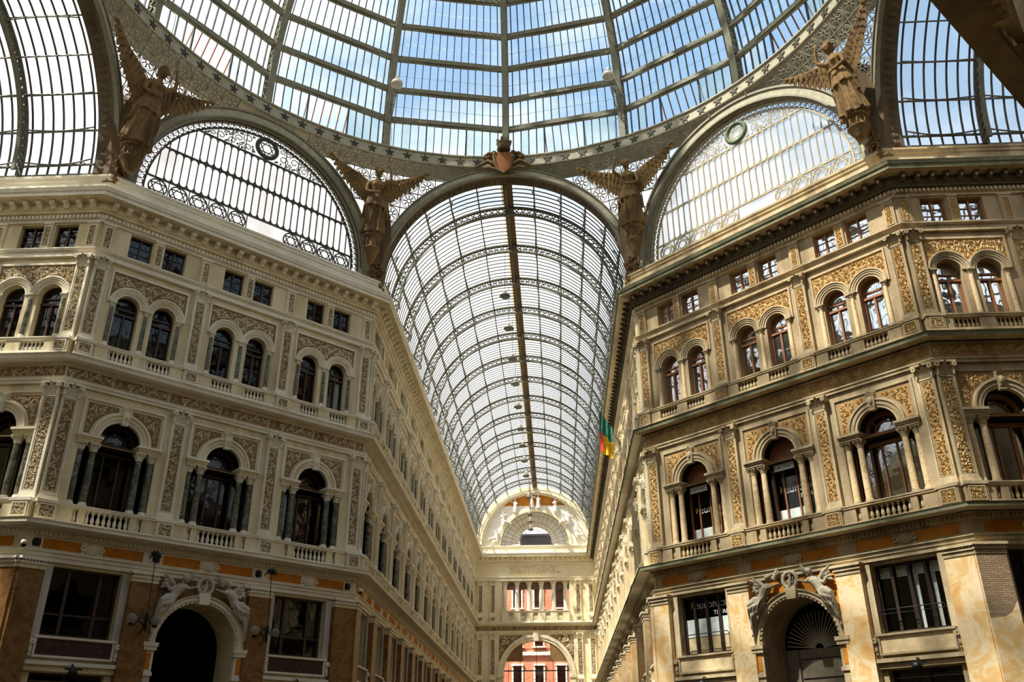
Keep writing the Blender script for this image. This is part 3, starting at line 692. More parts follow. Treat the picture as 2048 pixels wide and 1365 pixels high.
def order(M, u, s, where, i, near, pier=None, up=None):
    T = trees(s); F = not near; g = lambda w: w + ', ' + where
    place(T['pl'], shift(M, u), 10.3, 'tall carved middle-storey pilaster, %s, %s' % (i, where), 'pilaster', g('middle pilasters'), None, F)
    place(T['pu'], shift(M, u), 17.33, 'carved third-storey pilaster, %s, %s' % (i, where), 'pilaster', g('upper pilasters'), None, F)
    place(T['pa'], shift(M, u), 22.62, 'short carved attic pilaster, %s, %s' % (i, where), 'pilaster', g('attic pilasters'), None, F)
    place(pier or T['pier'], shift(M, u if up is None else up), 0, 'marble-faced street pier, %s, %s' % (i, where), 'pier', g('street piers'), None, F)
def wall_object(name, M, length, centres, s, label, k0, k1, portal=None, hb=2.0, trimlabel=''):
    mb = wall_mesh(length, centres, hb, s, portal, BCL if centres is BC else None)
    place((name, mb, []), M, 0, label, 'wall', None, 'structure')
    for nm, t in zip(('street cornice with orange frieze', 'ledge with carved frieze under the third storey', 'moulded course under the attic', 'main cornice with modillions and parapet'), cornices(length, k0, k1, s)):
        NTR[0] += 1; o = place(t, M, 0, nm + ', ' + trimlabel, 'cornice', None, 'structure'); o.name = 'trim_%d' % NTR[0]
rnd = random.Random(4)
KS = 2 ** .5 - 1
BC = [2.70, 7.335, 11.97]; BCL = [2.5, 7.22, 11.93]; PP = [.3, 4.65, 9.79, 14.12]; PU = [.36, 5.02, 9.65, 14.31]
PO = ['at the left corner', 'between the first and second bays', 'between the second and third bays', 'at the right corner']
BN = ['left bay', 'middle bay', 'right bay']
# left angled facade
wall_object('wall_left_angled', M_LD, DL, BC, 'L', 'cream angled facade with three bays on the left', KS, KS, 1, 1.97, 'left angled facade')
wl = 'left angled facade'
for k in range(3): bay(M_LD, BC[k], 'L', wl, BN[k], True, rnd, {'portal': k == 1}, [(0, 0), (0, 0), (0, 2)][k], BCL[k])
for k in range(4): order(M_LD, PU[k], 'L', wl, PO[k], True, None, PP[k])
# right angled facade
wall_object('wall_right_angled', M_RD, DL, BC, 'R', 'weathered tan angled facade with three bays on the right', KS, KS, 1, 1.97, 'right angled facade')
wr = 'right angled facade'
SHOP = make_serliana('R', 'woodR', 'pane_clear', 'shop'); MEZS = make_mezz('R', 'wood_dark', 'pane_clear', 'shop'); MEZB = make_mezz('R', 'wood_dark', 'pane_clear', 'blinds')
for k in range(3): bay(M_RD, BC[k], 'R', wr, BN[k], True, rnd, [{'ser': SHOP, 'mezz': MEZS, 'attic': 1}, {'ser': SHOP, 'portal': True, 'attic': 1}, {'mezz': MEZB, 'attic': 1}][k], [(3, 2), (1, 3), (0, 0)][k], BCL[k])
for k in range(4): order(M_RD, PU[k], 'R', wr, PO[k], True, None, PP[k])
# side wings seen at the picture's edges
nb = 6
cen = [LAL - 2.36 - AP * k for k in range(nb)][::-1]
wall_object('wall_left_wing', M_LA, LAL, cen, 'L', 'cream wall of the left wing beyond the angled facade', 0, KS, None, 2.0, 'left wing')
for k in range(3):
    bay(M_LA, LAL - 2.36 - AP * k, 'L', 'left wing wall', ORD[k] + ' bay from the corner', k < 1, rnd)
    order(M_LA, LAL - .3 - AP * k - (.0 if k == 0 else -.13), 'L', 'left wing wall', ORD[k] + ' from the corner', k < 2)
cen = [2.36 + AP * k for k in range(nb)]
wall_object('wall_right_wing', M_RA, LAL, cen, 'R', 'tan wall of the right wing beyond the angled facade', KS, 0, None, 2.0, 'right wing')
PB = make_pier('R', brick=True)
for k in range(3):
    bay(M_RA, 2.36 + AP * k, 'R', 'right wing wall', ORD[k] + ' bay from the corner', k < 1, rnd)
    order(M_RA, .3 + AP * k - (.0 if k == 0 else .13), 'R', 'right wing wall', ORD[k] + ' from the corner', k < 2, PB if k == 0 else None)
# the long arm
NB = 14
cen = [2.3 + AP * k for k in range(NB)]
wall_object('wall_arm_left', M_LW, L, cen, 'L', 'left wall of the long glazed gallery', KS, -1, None, 2.0, 'left gallery wall')
wall_object('wall_arm_right', M_RW, L, [L - c for c in cen][::-1], 'W', 'right wall of the long glazed gallery', -1, KS, None, 2.0, 'right gallery wall')
for k in range(NB):
    bay(M_LW, cen[k], 'L', 'left gallery wall', ORD[k] + ' bay from the crossing', k < 2, rnd, None, (0, 0))
    bay(M_RW, L - cen[k], 'W', 'right gallery wall', ORD[k] + ' bay from the crossing', k < 2, rnd, None, (k % 4, (k * 3) % 4))
for k in range(NB + 1):
    u = .3 if k == 0 else (2.3 + AP * (k - .5))
    order(M_LW, u, 'L', 'left gallery wall', ORD[k] + ' from the crossing', k < 2); order(M_RW, L - u, 'W', 'right gallery wall', ORD[k] + ' from the crossing', k < 2)
# facades behind and beside the camera: only the cornices of the right one reach the picture
wall_object('wall_near_right_angled', M_RN, DL, BC, 'R', 'near right angled facade whose ledge cuts the upper right corner', KS, KS, 1, 1.97, 'near right angled facade')
wall_object('wall_near_left_angled', M_LN, DL, BC, 'L', 'near left angled facade beside the camera', KS, KS, 1, 1.97, 'near left angled facade')
def plain(name, ax, ay, ang, length, m, label):
    mb = MB(); solid(mb, 0, length, 0, ZT, m); mb.sweep([(0, 24.4), (.9, 24.9), (1, 25.3), (.45, 25.4), (.45, ZT), (0, ZT)], 0, length, 0, 0, m)
    place((name, mb, []), wall_matrix(ax, ay, ang), 0, label, 'wall', None, 'structure')
NA = 34.
plain('wall_near_right', W + .6, -A, -pi / 2, NA, 'soffit_stone', 'plain wall right of the camera'); plain('wall_near_left', -W, -A - NA, pi / 2, NA, 'soffit_stone', 'plain wall left of the camera')  # near walls given dark stone to cut bounced light and read as shaded
plain('wall_near_end', W, -A - NA, pi, 2 * W, 'soffit_stone', 'plain end wall behind the camera')
plain('wall_right_wing_near', A + LAL, -W, pi, LAL, 'stoneR', 'near wall of the right wing'); plain('wall_left_wing_near', -A, -W, pi, LAL, 'stoneL', 'near wall of the left wing')
plain('wall_right_wing_end', A + LAL, W, -pi / 2, 2 * W, 'stoneR', 'end wall of the right wing'); plain('wall_left_wing_end', -A - LAL, -W, pi / 2, 2 * W, 'stoneL', 'end wall of the left wing')
mb = MB(); mb.quad((-60, -60, 0), (60, -60, 0), (60, 130, 0), (-60, 130, 0), 'paving'); single('floor', mb, 'stone floor of the gallery', 'floor', None, 'structure')
# ------------------------------------------------------------------ end wall of the long arm
for a_ in ('stone', 'trim', 'ground', 'relief'):
    if a_ + 'F' not in MATS: MATS[a_ + 'F'] = MATS[a_ + 'L']
MATS['paneF'] = MATS['paneL']
FC = W
mb = MB()
opening(mb, 0, 2 * W, 0, 16.1, FC, 3.85, 0, 11.5, 'stoneF', True, 1.3, 1.3, False)
solid(mb, 0, 2 * W, 16.1, 18.6, 'stoneF')
opening(mb, 0, 2 * W, 18.6, 22.3, FC, 4.05, 18.6, 22.28, 'stoneF', False, 1.3, 1.3, False)
solid(mb, 0, 2 * W, 22.3, 26.45, 'stoneF')
mb.box(0, 2 * W, 1.3, 6.5, 22.28, 22.4, 'dark_soffit'); mb.box(0, 2 * W, 1.3, 6.5, 18.3, 18.6, 'dark_soffit')
for x_ in (1.2, 2 * W - 1.3): mb.box(x_, x_ + .1, 1.3, 6.5, 16, 22.4, 'stoneF')
mb.ring(FC, 26.45, 4.2, 7.5, -.6, 0, 0, pi, 40, 'statue_white')
place(('wall_end', mb, []), M_F, 0, 'pale end wall with a tall arch, a colonnade and a lunette', 'wall', None, 'structure')
for nm, t in zip(('cornice above the end arch', 'ledge under the end colonnade', 'course above the end colonnade', 'main cornice of the end wall'), cornices(2 * W, -1, -1, 'F')):
    NTR[0] += 1
    if nm.startswith('cornice above'):
        for u0, k0, k1, q in ((0, -1, 0, 'left'), (2 * W - 2.75, 0, -1, 'right')):
            NTR[0] += 1; o = place(cornices(2.75, k0, k1, 'F')[0], shift(M_F, u0), 0, 'street cornice %s of the end archway' % q, 'cornice', None, 'structure', True); o.name = 'trim_%d' % NTR[0]
        continue
    o = place(t, M_F, 0, nm + ', end wall', 'cornice', None, 'structure', True); o.name = 'trim_%d' % NTR[0]
mb = MB(); mb.ring(FC, 11.5, 3.85, 4.15, 0, .1, 0, pi, 32, 'stoneF'); mb.ring(FC, 11.5, 4.15, 4.5, 0, .18, 0, pi, 32, 'trimF')
for sx in (-1, 1): q = sorted((FC + sx * 3.85, FC + sx * 4.5)); mb.pb(q[0], q[1], 0, .15, 0, 11.2, 'stoneF'); mb.pb(q[0] - .1, q[1] + .1, 0, .25, 11.2, 11.5, 'trimF')
k_ = MB(); k_.prism([(FC - .25, 15.2), (FC + .25, 15.2), (FC + .35, 16.1), (FC - .35, 16.1)], 0, .35, 'trimF')
place(('archway', mb, [('keystone', k_, [])]), M_F, 0, 'tall round archway at street level of the end wall', 'arch')
PLF = make_pilaster(10.3, 11.12, 11.42, 15.5, 16.08, .33, 'F', 7); PUF = make_pilaster(17.33, 18.07, 18.35, 21.72, 22.2, .3, 'F', 8)
for k, u in enumerate((.7, 2.2, 2 * W - 2.2, 2 * W - .7)):
    place(PLF, shift(M_F, u), 10.3, '%s carved pilaster from the left beside the end archway' % ORD[k], 'pilaster', 'end wall pilasters', None, True)
    place(PUF, shift(M_F, u), 17.33, '%s carved pilaster from the left beside the end colonnade' % ORD[k], 'pilaster', 'end wall pilasters', None, True)
for sx, nm in ((-1, 'left'), (1, 'right')):
    g = MB(); d = lambda x, z, sx=sx: min(4.35 - (x - FC) * sx, (x - FC) * sx - .4, z - 12, 15.9 - z, hypot(x - FC, z - 11.5) - 4.6)
    b_ = sorted((FC + sx * 1.6, FC + sx * 4.35)); g.quad((b_[0], -.01, 13), (b_[1], -.01, 13), (b_[1], -.01, 15.9), (b_[0], -.01, 15.9), 'groundF')
    r = MB(); relief(r, d, (b_[0], b_[1], 13, 15.9), .5, .14, .012, .1, 'reliefF', 31)
    place(('spandrel_panel', g, [('scroll_relief', r, [])]), M_F, 13, 'carved panel in the upper %s corner of the end archway' % nm, 'relief')
CF = make_column(18.6, 22.28, .27, 'F', 'statue_white', .45)
for k, u in enumerate((3.6, 5.06, 6.52, 7.98, 9.44, 10.9)): place(CF, shift(M_F, u), 18.6, '%s pale column from the left of the end colonnade' % ORD[k], 'column', 'end colonnade columns', None, True)
mb = MB(); mb.box(3.25, 11.35, .2, .7, 18.05, 18.15, 'trimF'); place(make_balustrade(17.33, 18.6, 4.0, [(c - .3, c + .3, 4) for c in (-2.95, -1.49, -.03, 1.43, 2.89)], 'F'), shift(M_F, FC), 17.33, 'pale balustrade under the columns of the end wall', 'balustrade')
fr, rl = panel(4.2, 10.4, 23.0, 23.95, .01, 'stoneF', 'trimF', .4, 33, .12, .12)
place(('frieze_panel', fr, [('garland_relief', rl, [])]), M_F, 23, 'pale garland panel under the end wall cornice', 'relief')
# glazed fan of the end lunette
f = MB(); g = MB(); zc = 26.45
for k in range(1, 20): a = pi * k / 20; f.bar((FC + 1.9 * cos(a), .4, zc + 1.9 * sin(a)), (FC + 4.2 * cos(a), .4, zc + 4.2 * sin(a)), .03, .04, 'truss')
for r in (1.9, 2.9, 3.7, 4.15): f.ring(FC, zc, r, r + .04, -.43, -.38, 0, pi, 32, 'truss')
f.pb(FC - 4.2, FC + 4.2, -.45, -.35, zc, zc + .1, 'bar')
g.add([(x, .45, z) for x, z in arch_pts(FC, zc, 4.2, 28)], [tuple(range(29))], 'fan_glass')
sh_ = MB()
for k in range(24):
    a0, a1 = pi * k / 24, pi * (k + 1) / 24
    sh_.quad((FC + 4.2 * cos(a0), .6, zc + 4.2 * sin(a0)), (FC + 4.2 * cos(a1), .6, zc + 4.2 * sin(a1)), (FC + 2.1 * cos(a1), 3.2, zc + .9 + 2.1 * sin(a1)), (FC + 2.1 * cos(a0), 3.2, zc + .9 + 2.1 * sin(a0)), 'statue_white')
win(('window', None, [('frame', f, []), ('pane', g, []), ('splayed_reveal', sh_, [])]), M_F, zc, 'half-round fan window high in the end wall')
mb = MB(); mb.ring(FC, zc, 4.2, 4.55, 0, .16, 0, pi, 36, 'stoneF'); mb.ring(FC, zc, 6.5, 7.25, 0, .6, 0, pi, 40, 'stoneF'); mb.ring(FC, zc, 6.3, 6.5, 0, .3, 0, pi, 40, 'trimF')
g = MB(); g.add([(x, -.01, z) for x, z in arch_pts(FC, zc, 6.4, 16, pi * .28, pi * .72)], [tuple(range(17))], 'orange_paint')
place(('tympanum', mb, [('painted_field', g, [], 'orange painted field at its top')]), M_F, zc, 'pale moulded arch around the end lunette with an orange top field', 'arch')

# ------------------------------------------------------------------ glass vaults over the arms
PA = [90 - 14.3 * k for k in range(-6, 7)]
def ang_pt(r, a): return (r * cos(a), ZV + r * sin(a))
def vault_bay(length, bw=.044, sp=.443):
    """glazing of one roof bay, local x across, y along"""
    g = MB(); b = MB(); n = max(1, round(length / sp)); seg = 39
    for i in range(seg):
        a0, a1 = pi * i / seg, pi * (i + 1) / seg; (x0, z0), (x1, z1) = ang_pt(7.2, a0), ang_pt(7.2, a1)
        d = abs((i + .5) / seg * 180 - 90)
        m = 'rusty_glass' if d < 2 else 'vault_glass'
        g.quad((x0, 0, z0), (x0, length, z0), (x1, length, z1), (x1, 0, z1), m)
    for sx in (-1, 1): g.quad((sx * 7.2, 0, ZT), (sx * 7.2, length, ZT), (sx * 7.2, length, ZV), (sx * 7.2, 0, ZV), 'vault_glass')
    for k in range(n):
        y = (k + .5) * length / n; b.ring(0, ZV, 7.15 - bw * .3, 7.19, -y - bw / 2, -y + bw / 2, 0, pi, 36, 'bar')
    for sx in (-1, 1): b.box(sx * 7.12 - .06, sx * 7.12 + .06, 0, length, ZT, ZV + .05, 'truss')
    return ('ceiling', g, [('glazing_bar', b, [])])
def vault_rib():
    r = MB(); r.ring(0, ZV, 6.98, 7.08, -.11, .11, 0, pi, 48, 'truss'); r.ring(0, ZV, 6.48, 6.58, -.09, .09, 0, pi, 48, 'truss')
    l = MB(); n = 54
    for k in range(n):
        a, b2 = pi * k / n, pi * (k + 1) / n
        for ra, rb in ((6.56, 7.0), (7.0, 6.56)):
            (x0, z0), (x1, z1) = ang_pt(ra, a), ang_pt(rb, b2); l.bar((x0, 0, z0), (x1, 0, z1), .04, .07, 'truss', (0, 1, 0))
    return ('roof_truss', r, [('lattice', l, [])])
def vault_purlin(ys, a):
    """one purlin along the whole vault; its lower chord bows between the trusses"""
    p = MB(); q = MB(); a = math.radians(a); up = (cos(a), 0, sin(a))
    pt = lambda r, y: (r * cos(a), y, ZV + r * sin(a))
    p.bar(pt(7.05, ys[0]), pt(7.05, ys[-1]), .07, .1, 'truss', up)
    for y0, y1 in zip(ys[:-1], ys[1:]):
        pts = [pt(6.62 + .36 * sin(pi * k / 8), y0 + (y1 - y0) * k / 8) for k in range(9)]
        q.tube(pts, .035, 'truss', 4, cap=False)
        for k in (1, 2, 6, 7): q.bar(pts[k], pt(7.03, y0 + (y1 - y0) * k / 8), .03, .03, 'truss', (0, 1, 0))
    return ('purlin', p, [('lower_chord', q, [])])
def vault(M, ys, where, bw=.044, sp=.443):
    bays = {}
    for k, (y0, y1) in enumerate(zip(ys[:-1], ys[1:])):
        ln = round(y1 - y0, 3)
        if ln not in bays: bays[ln] = vault_bay(ln, bw, sp)
        place(bays[ln], M @ Matrix.Translation((0, y0, 0)), ZT, 'barrel roof glazing, %s bay from the crossing, %s' % (ORD[k], where), 'glass roof', None, 'structure')
    for k, y in enumerate(ys[1:-1]): place(RIB, M @ Matrix.Translation((0, y, 0)), ZV, 'curved lattice roof truss, %s from the crossing, %s' % (ORD[k], where), 'roof truss', 'roof trusses, ' + where)
    for k, a in enumerate(PA):
        if 0 < a < 180: place(vault_purlin(ys, a), M, ZV, 'long trussed purlin, %s from the %s springing, %s' % (ORD[min(k, 12 - k)], 'left' if k <= 6 else 'right', where), 'purlin', 'purlins, ' + where)
    r = MB(); r.box(-.16, .42, ys[0], ys[-1], ZV + 7.02, ZV + 7.06, 'ridge'); r.box(-.07, .07, ys[0], ys[-1], ZV + 6.78, ZV + 7.02, 'truss')
    place(('ridge_board', r, []), M, ZV + 6.78, 'rusty brown ridge board along the crown of the %s' % where, 'ridge board')
RIB = vault_rib()
YS = [A + .85] + [21.05 + AP * k for k in range(14)] + [A + L - .6]
vault(Matrix.Identity(4), YS, 'long gallery roof')
YSS = [A + .85, 22.05, 26.48, 30.91, 35.34, 39.77, 44.2, A + LAL]
vault(Matrix.Rotation(-pi / 2, 4, 'Z'), YSS, 'right wing roof', .075, .5); vault(Matrix.Rotation(pi / 2, 4, 'Z'), YSS, 'left wing roof', .075, .5)
vault(Matrix.Rotation(pi, 4, 'Z'), YSS[:-1] + [A + NA], 'near gallery roof')
mb = MB()
for sx in (-1, 1):
    for sy in (-1, 1):
        y1 = A + L if sy > 0 else A + NA; x1 = A + LAL
        pts = [(W + .05, A + .05), (A + .05, W + .05), (x1, W + .05), (x1, 26 if sy < 0 else 30), (26, y1), (W + .05, y1)]
        mb.add([(sx * x, sy * y, ZT - .12) for x, y in pts], [tuple(range(6)) if sx * sy > 0 else tuple(range(5, -1, -1))], 'roofing')
single('roof', mb, 'flat roofs of the buildings around the crossing', 'roof', None, 'structure')

# ------------------------------------------------------------------ big arches, lunettes and screens of the octagon
OM = [('front arch', Matrix.Identity(4)), ('right wing arch', Matrix.Rotation(-pi / 2, 4, 'Z')), ('near arch', Matrix.Rotation(pi, 4, 'Z')), ('left wing arch', Matrix.Rotation(pi / 2, 4, 'Z'))]
mb = MB(); mb.ring(0, ZV, 7.08, 7.42, -.1, .06, 0, pi, 64, 'ring_iron'); mb.ring(0, ZV, 7.42, 7.5, -.1, .14, 0, pi, 64, 'iron'); mb.ring(0, ZV, 7.0, 7.09, -.1, .12, 0, pi, 64, 'iron')
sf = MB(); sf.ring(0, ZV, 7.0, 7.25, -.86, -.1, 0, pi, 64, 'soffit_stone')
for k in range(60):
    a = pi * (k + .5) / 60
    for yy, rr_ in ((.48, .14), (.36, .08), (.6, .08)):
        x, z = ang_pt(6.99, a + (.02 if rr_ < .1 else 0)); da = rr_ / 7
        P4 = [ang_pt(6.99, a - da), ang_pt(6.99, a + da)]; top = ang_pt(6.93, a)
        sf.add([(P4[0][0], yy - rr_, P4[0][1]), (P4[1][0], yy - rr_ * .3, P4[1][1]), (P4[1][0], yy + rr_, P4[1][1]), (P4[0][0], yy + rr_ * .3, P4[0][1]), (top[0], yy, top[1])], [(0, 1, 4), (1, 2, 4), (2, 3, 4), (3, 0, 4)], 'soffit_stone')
ABAND = ('arch_band', mb, [('soffit', sf, [])])
for nm, R in OM: place(ABAND, R @ Matrix.Translation((0, A, 0)), ZV, 'wide iron arch band at the mouth of the gallery, ' + nm, 'arch')
ZL, RG = 27.0, 5.86
def hexagram(mb, cx, cz, r, y, w, m):
    for o in (pi / 2, -pi / 2):
        p = [(cx + r * cos(o + 2 * pi * k / 3), cz + r * sin(o + 2 * pi * k / 3)) for k in range(3)]
        for k in range(3): mb.bar((p[k][0], y, p[k][1]), (p[(k + 1) % 3][0], y, p[(k + 1) % 3][1]), w, w, m, (0, 1, 0))
def make_lunette(m, wm):
    c = DL / 2; y = .35
    fr = MB(); st = MB(); pal = MB(); gl = MB(); wr = MB(); sc_ = MB()
    gl.add([(x, y + .06, z) for x, z in arch_pts(c, ZL, RG + .1, 40)] + [(c - RG - .1, y + .06, ZT), (c + RG + .1, y + .06, ZT)], [tuple(range(43))], 'lunette_glass')
    ra = lambda x: (max(0., RG ** 2 - (x - c) ** 2)) ** .5 + ZL
    zr = (27.72, 29.65, 31.5)
    for z in zr:
        hw = (RG ** 2 - (z - ZL) ** 2) ** .5; fr.pb(c - hw, c + hw, -y - .04, -y + .04, z - .04, z + .04, m)
    q = .385
    for k in range(-15, 16):
        x = c + k * q; top = min(zr[2], ra(x))
        if top > zr[0]: fr.pb(x - .024, x + .024, -y - .03, -y + .03, zr[0], top, m)
    for k in range(-15, 15):
        x = c + (k + .5) * q
        for z0, z1 in ((zr[0], zr[1]), (zr[1], zr[2])):
            if z1 < ra(x) - .1:
                for zz, a0, a1 in ((z0 + .21, pi, 2 * pi), (z1 - .21, 0, pi)):
                    fr.ring(x, zz, .155, .19, -y - .03, -y + .03, a0, a1, 8, m)
                for sx in (-1, 1):
                    for zz, sz in ((z0, 1), (z1, -1)): fr.add([(x + sx * .193, y - .02, zz), (x + sx * .193, y - .02, zz + sz * .17), (x + sx * .15, y - .02, zz + sz * .08), (x + sx * .07, y - .02, zz + sz * .03)], [(0, 1, 2, 3)], m)
    fr.ring(c, ZL, RG - .03, RG + .05, -y - .05, -y + .05, 0, pi, 56, m)
    for sx in (-1, 1): fr.pb(c + sx * RG - .04, c + sx * RG + .04, -y - .04, -y + .04, ZT, ZL, m)
    for k in range(-5, 6):
        if k in (0, 1): continue
        x = c + k * 1.04; st.ring(x, 27.2, .42, .48, -y - .03, -y + .03, 0, 2 * pi, 20, m); hexagram(st, x, 27.2, .43, y, .045, m)
        st.pb(x + .5, x + .54, -y - .03, -y + .03, ZT, zr[0], m)
    n = 56
    for k in range(n):
        a = pi * (k + .5) / n; R = RG + .25; cx, cz = c + R * cos(a), ZL + R * sin(a); w = pi * R / n
        T = lambda u, v: (cx + v * cos(a) - u * sin(a), y - .02, cz + v * sin(a) + u * cos(a))
        pal.tube([T(w * .45 * cos(b * pi / 6), .02 + .19 * sin(b * pi / 6)) for b in range(12)], .024, m, 4, closed=True)
        pal.tube([T(w * .26 * (1 - b * .07) * cos(b * .8), .04 + .13 * (1 - b * .07) * sin(b * .8)) for b in range(9)], .018, m, 4, cap=False)
        pal.tube([T(-w * .5, -.24), T(-w * .3, -.17), T(0, -.19), T(w * .3, -.17), T(w * .5, -.24)], .018, m, 4, cap=False)
    pal.ring(c, ZL, 6.26, 6.34, -y - .03, -y + .05, 0, pi, 56, m)
    d = lambda x, z: min(RG - .06 - hypot(x - c, z - ZL), z - 31.58, hypot(x - c, z - 32.25) - .78)
    rnd_ = random.Random(3)
    tmp = MB(); cs = relief(tmp, d, (c - 4.2, c + 4.2, 31.55, 32.85), .3, .09, 0, .01, m, 9, 3000)
    for x, z, r in cs:
        s_ = 1 if x > c else -1
        sc_.tube([(x + s_ * r * (1 - .7 * i / 12) * cos(i * .62 - 1), y, z + r * (1 - .7 * i / 12) * sin(i * .62 - 1)) for i in range(13)], .024, m, 4, cap=False)
    for k in range(-10, 11):
        x = c + k * q * 1.03
        if ra(x) > 31.7 and abs(k) > 1 and k % 2: sc_.pb(x - .02, x + .02, -y - .02, -y + .02, zr[2], ra(x), m)
    wr.tube([(c + .58 * cos(2 * pi * k / 24), y - .05, 32.25 + .58 * sin(2 * pi * k / 24)) for k in range(24)], .12, wm, 8, closed=True)
    hexagram(wr, c, 32.25, .5, y - .02, .04, m)
    return ('window', None, [('frame', fr, []), ('pane', gl, []), ('star_tracery', st, []), ('palmette_border', pal, []), ('scroll_tracery', sc_, []), ('wreath', wr, [])])
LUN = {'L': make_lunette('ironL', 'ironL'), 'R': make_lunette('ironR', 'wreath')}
mb = MB(); c = DL / 2
mb.ring(c, ZL, 6.3, 6.9, -.1, .05, 0, pi, 64, 'ring_iron'); mb.ring(c, ZL, 6.82, 6.95, -.1, .13, 0, pi, 64, 'iron'); mb.ring(c, ZL, 6.3, 6.4, -.1, .1, 0, pi, 64, 'iron')
for sx in (-1, 1): q = sorted((c + sx * 6.3, c + sx * 6.95)); mb.pb(q[0], q[1], -.1, .08, ZT - .1, ZL, 'iron')
sf = MB(); sf.ring(c, ZL, 6.3, 6.5, -.6, -.1, 0, pi, 64, 'iron')
LBAND = ('arch_band', mb, [('soffit', sf, [])])
for nm, M, s in (('left angled facade', M_LD, 'L'), ('right angled facade', M_RD, 'R'), ('near right angled facade', M_RN, 'R'), ('near left angled facade', M_LN, 'L')):
    place(LBAND, M, ZT, 'iron arch band around the lunette over the ' + nm, 'arch')
    win(LUN[s], M, ZT, 'great half-round tracery window with a star wreath above the ' + nm)
# pierced screens that lean from the octagon's corners to the star ring
def arch_base(phi):
    """point of the arch edge on the octagon at azimuth phi measured from the corner, negative towards the arm side"""
    if phi < 0:
        t = pi / 8 + phi; x = A * math.tan(t); q = 7.46 ** 2 - x * x
        z = ZV + (q ** .5 if q > 0 else 0); p = (x, A)
    else:
        t = pi / 8 - phi; x = A * math.tan(t); q = 6.93 ** 2 - x * x
        z = ZL + (q ** .5 if q > 0 else 0); b = pi / 4; p = (x * cos(b) * -1 + A * sin(b), A * cos(b) + x * sin(b))
    return Vector((p[0], p[1], max(z, 29.0)))
def screen_pt(s_, h):
    phi = max(-pi / 8, min(pi / 8, s_ / RR)); az = pi / 8 + phi
    top = Vector((RR * sin(az), RR * cos(az), ZR0)); b = arch_base(phi); d = b - top; ln = d.length
    if ln < .35: d = Vector((sin(az) * .15, cos(az) * .15, -1)); return top + d.normalized() * h, ln
    return top + d * (h / ln), ln
def make_screen():
    la = MB(); ro = MB(); cell = .95; m = 'iron'
    ncol = 14
    for j in range(-ncol // 2, ncol // 2 + 1):
        s_ = j * cell; _, ln = screen_pt(s_, 0)
        if abs(s_) < RR * pi / 8 and ln > .3:
            n = max(1, int(ln / .7)); la.tube([screen_pt(s_, ln * k / n)[0] for k in range(n + 1)], .035, m, 4, cap=False)
    for i in range(0, 6):
        pts = []
        for k in range(113):
            s_ = -RR * pi / 8 + RR * pi / 4 * k / 112; p, ln = screen_pt(s_, i * cell)
            if ln >= i * cell - .02: pts.append(p)
            else:
                if len(pts) > 1: la.tube(pts, .035, m, 4, cap=False)
                pts = []
        if len(pts) > 1: la.tube(pts, .035, m, 4, cap=False)
    for j in range(-ncol // 2, ncol // 2):
        for i in range(0, 6):
            s0, h0 = (j + .5) * cell, (i + .5) * cell; _, ln = screen_pt(s0, h0)
            if abs(s0) > RR * pi / 8 or h0 > ln - .05: continue
            lim = lambda s_, h: screen_pt(s_, h)[0] if h < screen_pt(s_, 0)[1] + .25 else None
            P = lambda r, t: lim(s0 + r * cos(t), h0 + r * sin(t))
            for r, w in ((.42, .03), (.34, .02), (.11, .035)):
                run = []
                for k in range(19):
                    p = P(r, 2 * pi * k / 18)
                    if p is None:
                        if len(run) > 1: ro.tube(run, w, m, 4, cap=False)
                        run = []
                    else: run.append(p)
                if len(run) > 1: ro.tube(run, w, m, 4, cap=False)
            for k in range(8):
                a, b = P(.1, pi * k / 4), P(.34, pi * k / 4)
                if a and b: ro.tube([a, a.lerp(b, .6), b], [.02, .05, .015], m, 4, cap=False)
    return la, ro
la, ro = make_screen()
SC = ('pendentive_screen', la, [('rosette_tracery', ro, [])])
MIR = MB(); MIR.join(la); MIR.v = [(-x, y, z) for x, y, z in MIR.v]; MIR2 = MB(); MIR2.join(ro); MIR2.v = [(-x, y, z) for x, y, z in MIR2.v]
SCM = ('pendentive_screen', MIR, [('rosette_tracery', MIR2, [])])
# stone piers at the corners, below the screens
def make_corner():
    p = MB(); m = 'pier_stone'; KX = .42
    cx, cy = W, A
    dx, dy = sin(pi / 8), cos(pi / 8)          # outward
    tx, ty = cos(pi / 8), -sin(pi / 8)
    Q = lambda t, o, z: (cx + tx * t + dx * o, cy + ty * t + dy * o, z)
    vs = []; rows = [(25.95, .5, -.45), (26.5, .42, -.4), (27.2, .45, -.4), (28.2, .62, -.42), (29.2, .9, -.5), (30.2, .62, -.62), (31.4, .3, -.8)]
    for z, hw, o in rows: vs += [Q(-hw, o + hw * .45, z), Q(-hw * .5, o, z), Q(hw * .5, o, z), Q(hw, o + hw * .45, z), Q(hw, o + .9, z), Q(-hw, o + .9, z)]
    fs = [(i * 6 + k, i * 6 + (k + 1) % 6, i * 6 + 6 + (k + 1) % 6, i * 6 + 6 + k) for i in range(len(rows) - 1) for k in range(6)]
    p.add(vs, fs + [(0, 1, 2, 3, 4, 5)], m)
    o = MB()   # carved cartouche at the foot
    for t, z, r in ((0, 26.6, .34), (-.22, 26.15, .18), (.22, 26.15, .18), (0, 27.35, .2), (-.3, 27.0, .13), (.3, 27.0, .13)):
        pts = [Q(t + r * (1 - .6 * i / 14) * cos(i * .6), -.5, z + r * (1 - .6 * i / 14) * sin(i * .6)) for i in range(15)]
        o.tube(pts, .055, 'bronze_stone', 5)
    return p, o
cp, co = make_corner()
CMIR = [MB().join(b_) for b_ in (cp, co)]
for b_ in CMIR: b_.v = [(-x, y, z) for x, y, z in b_.v]
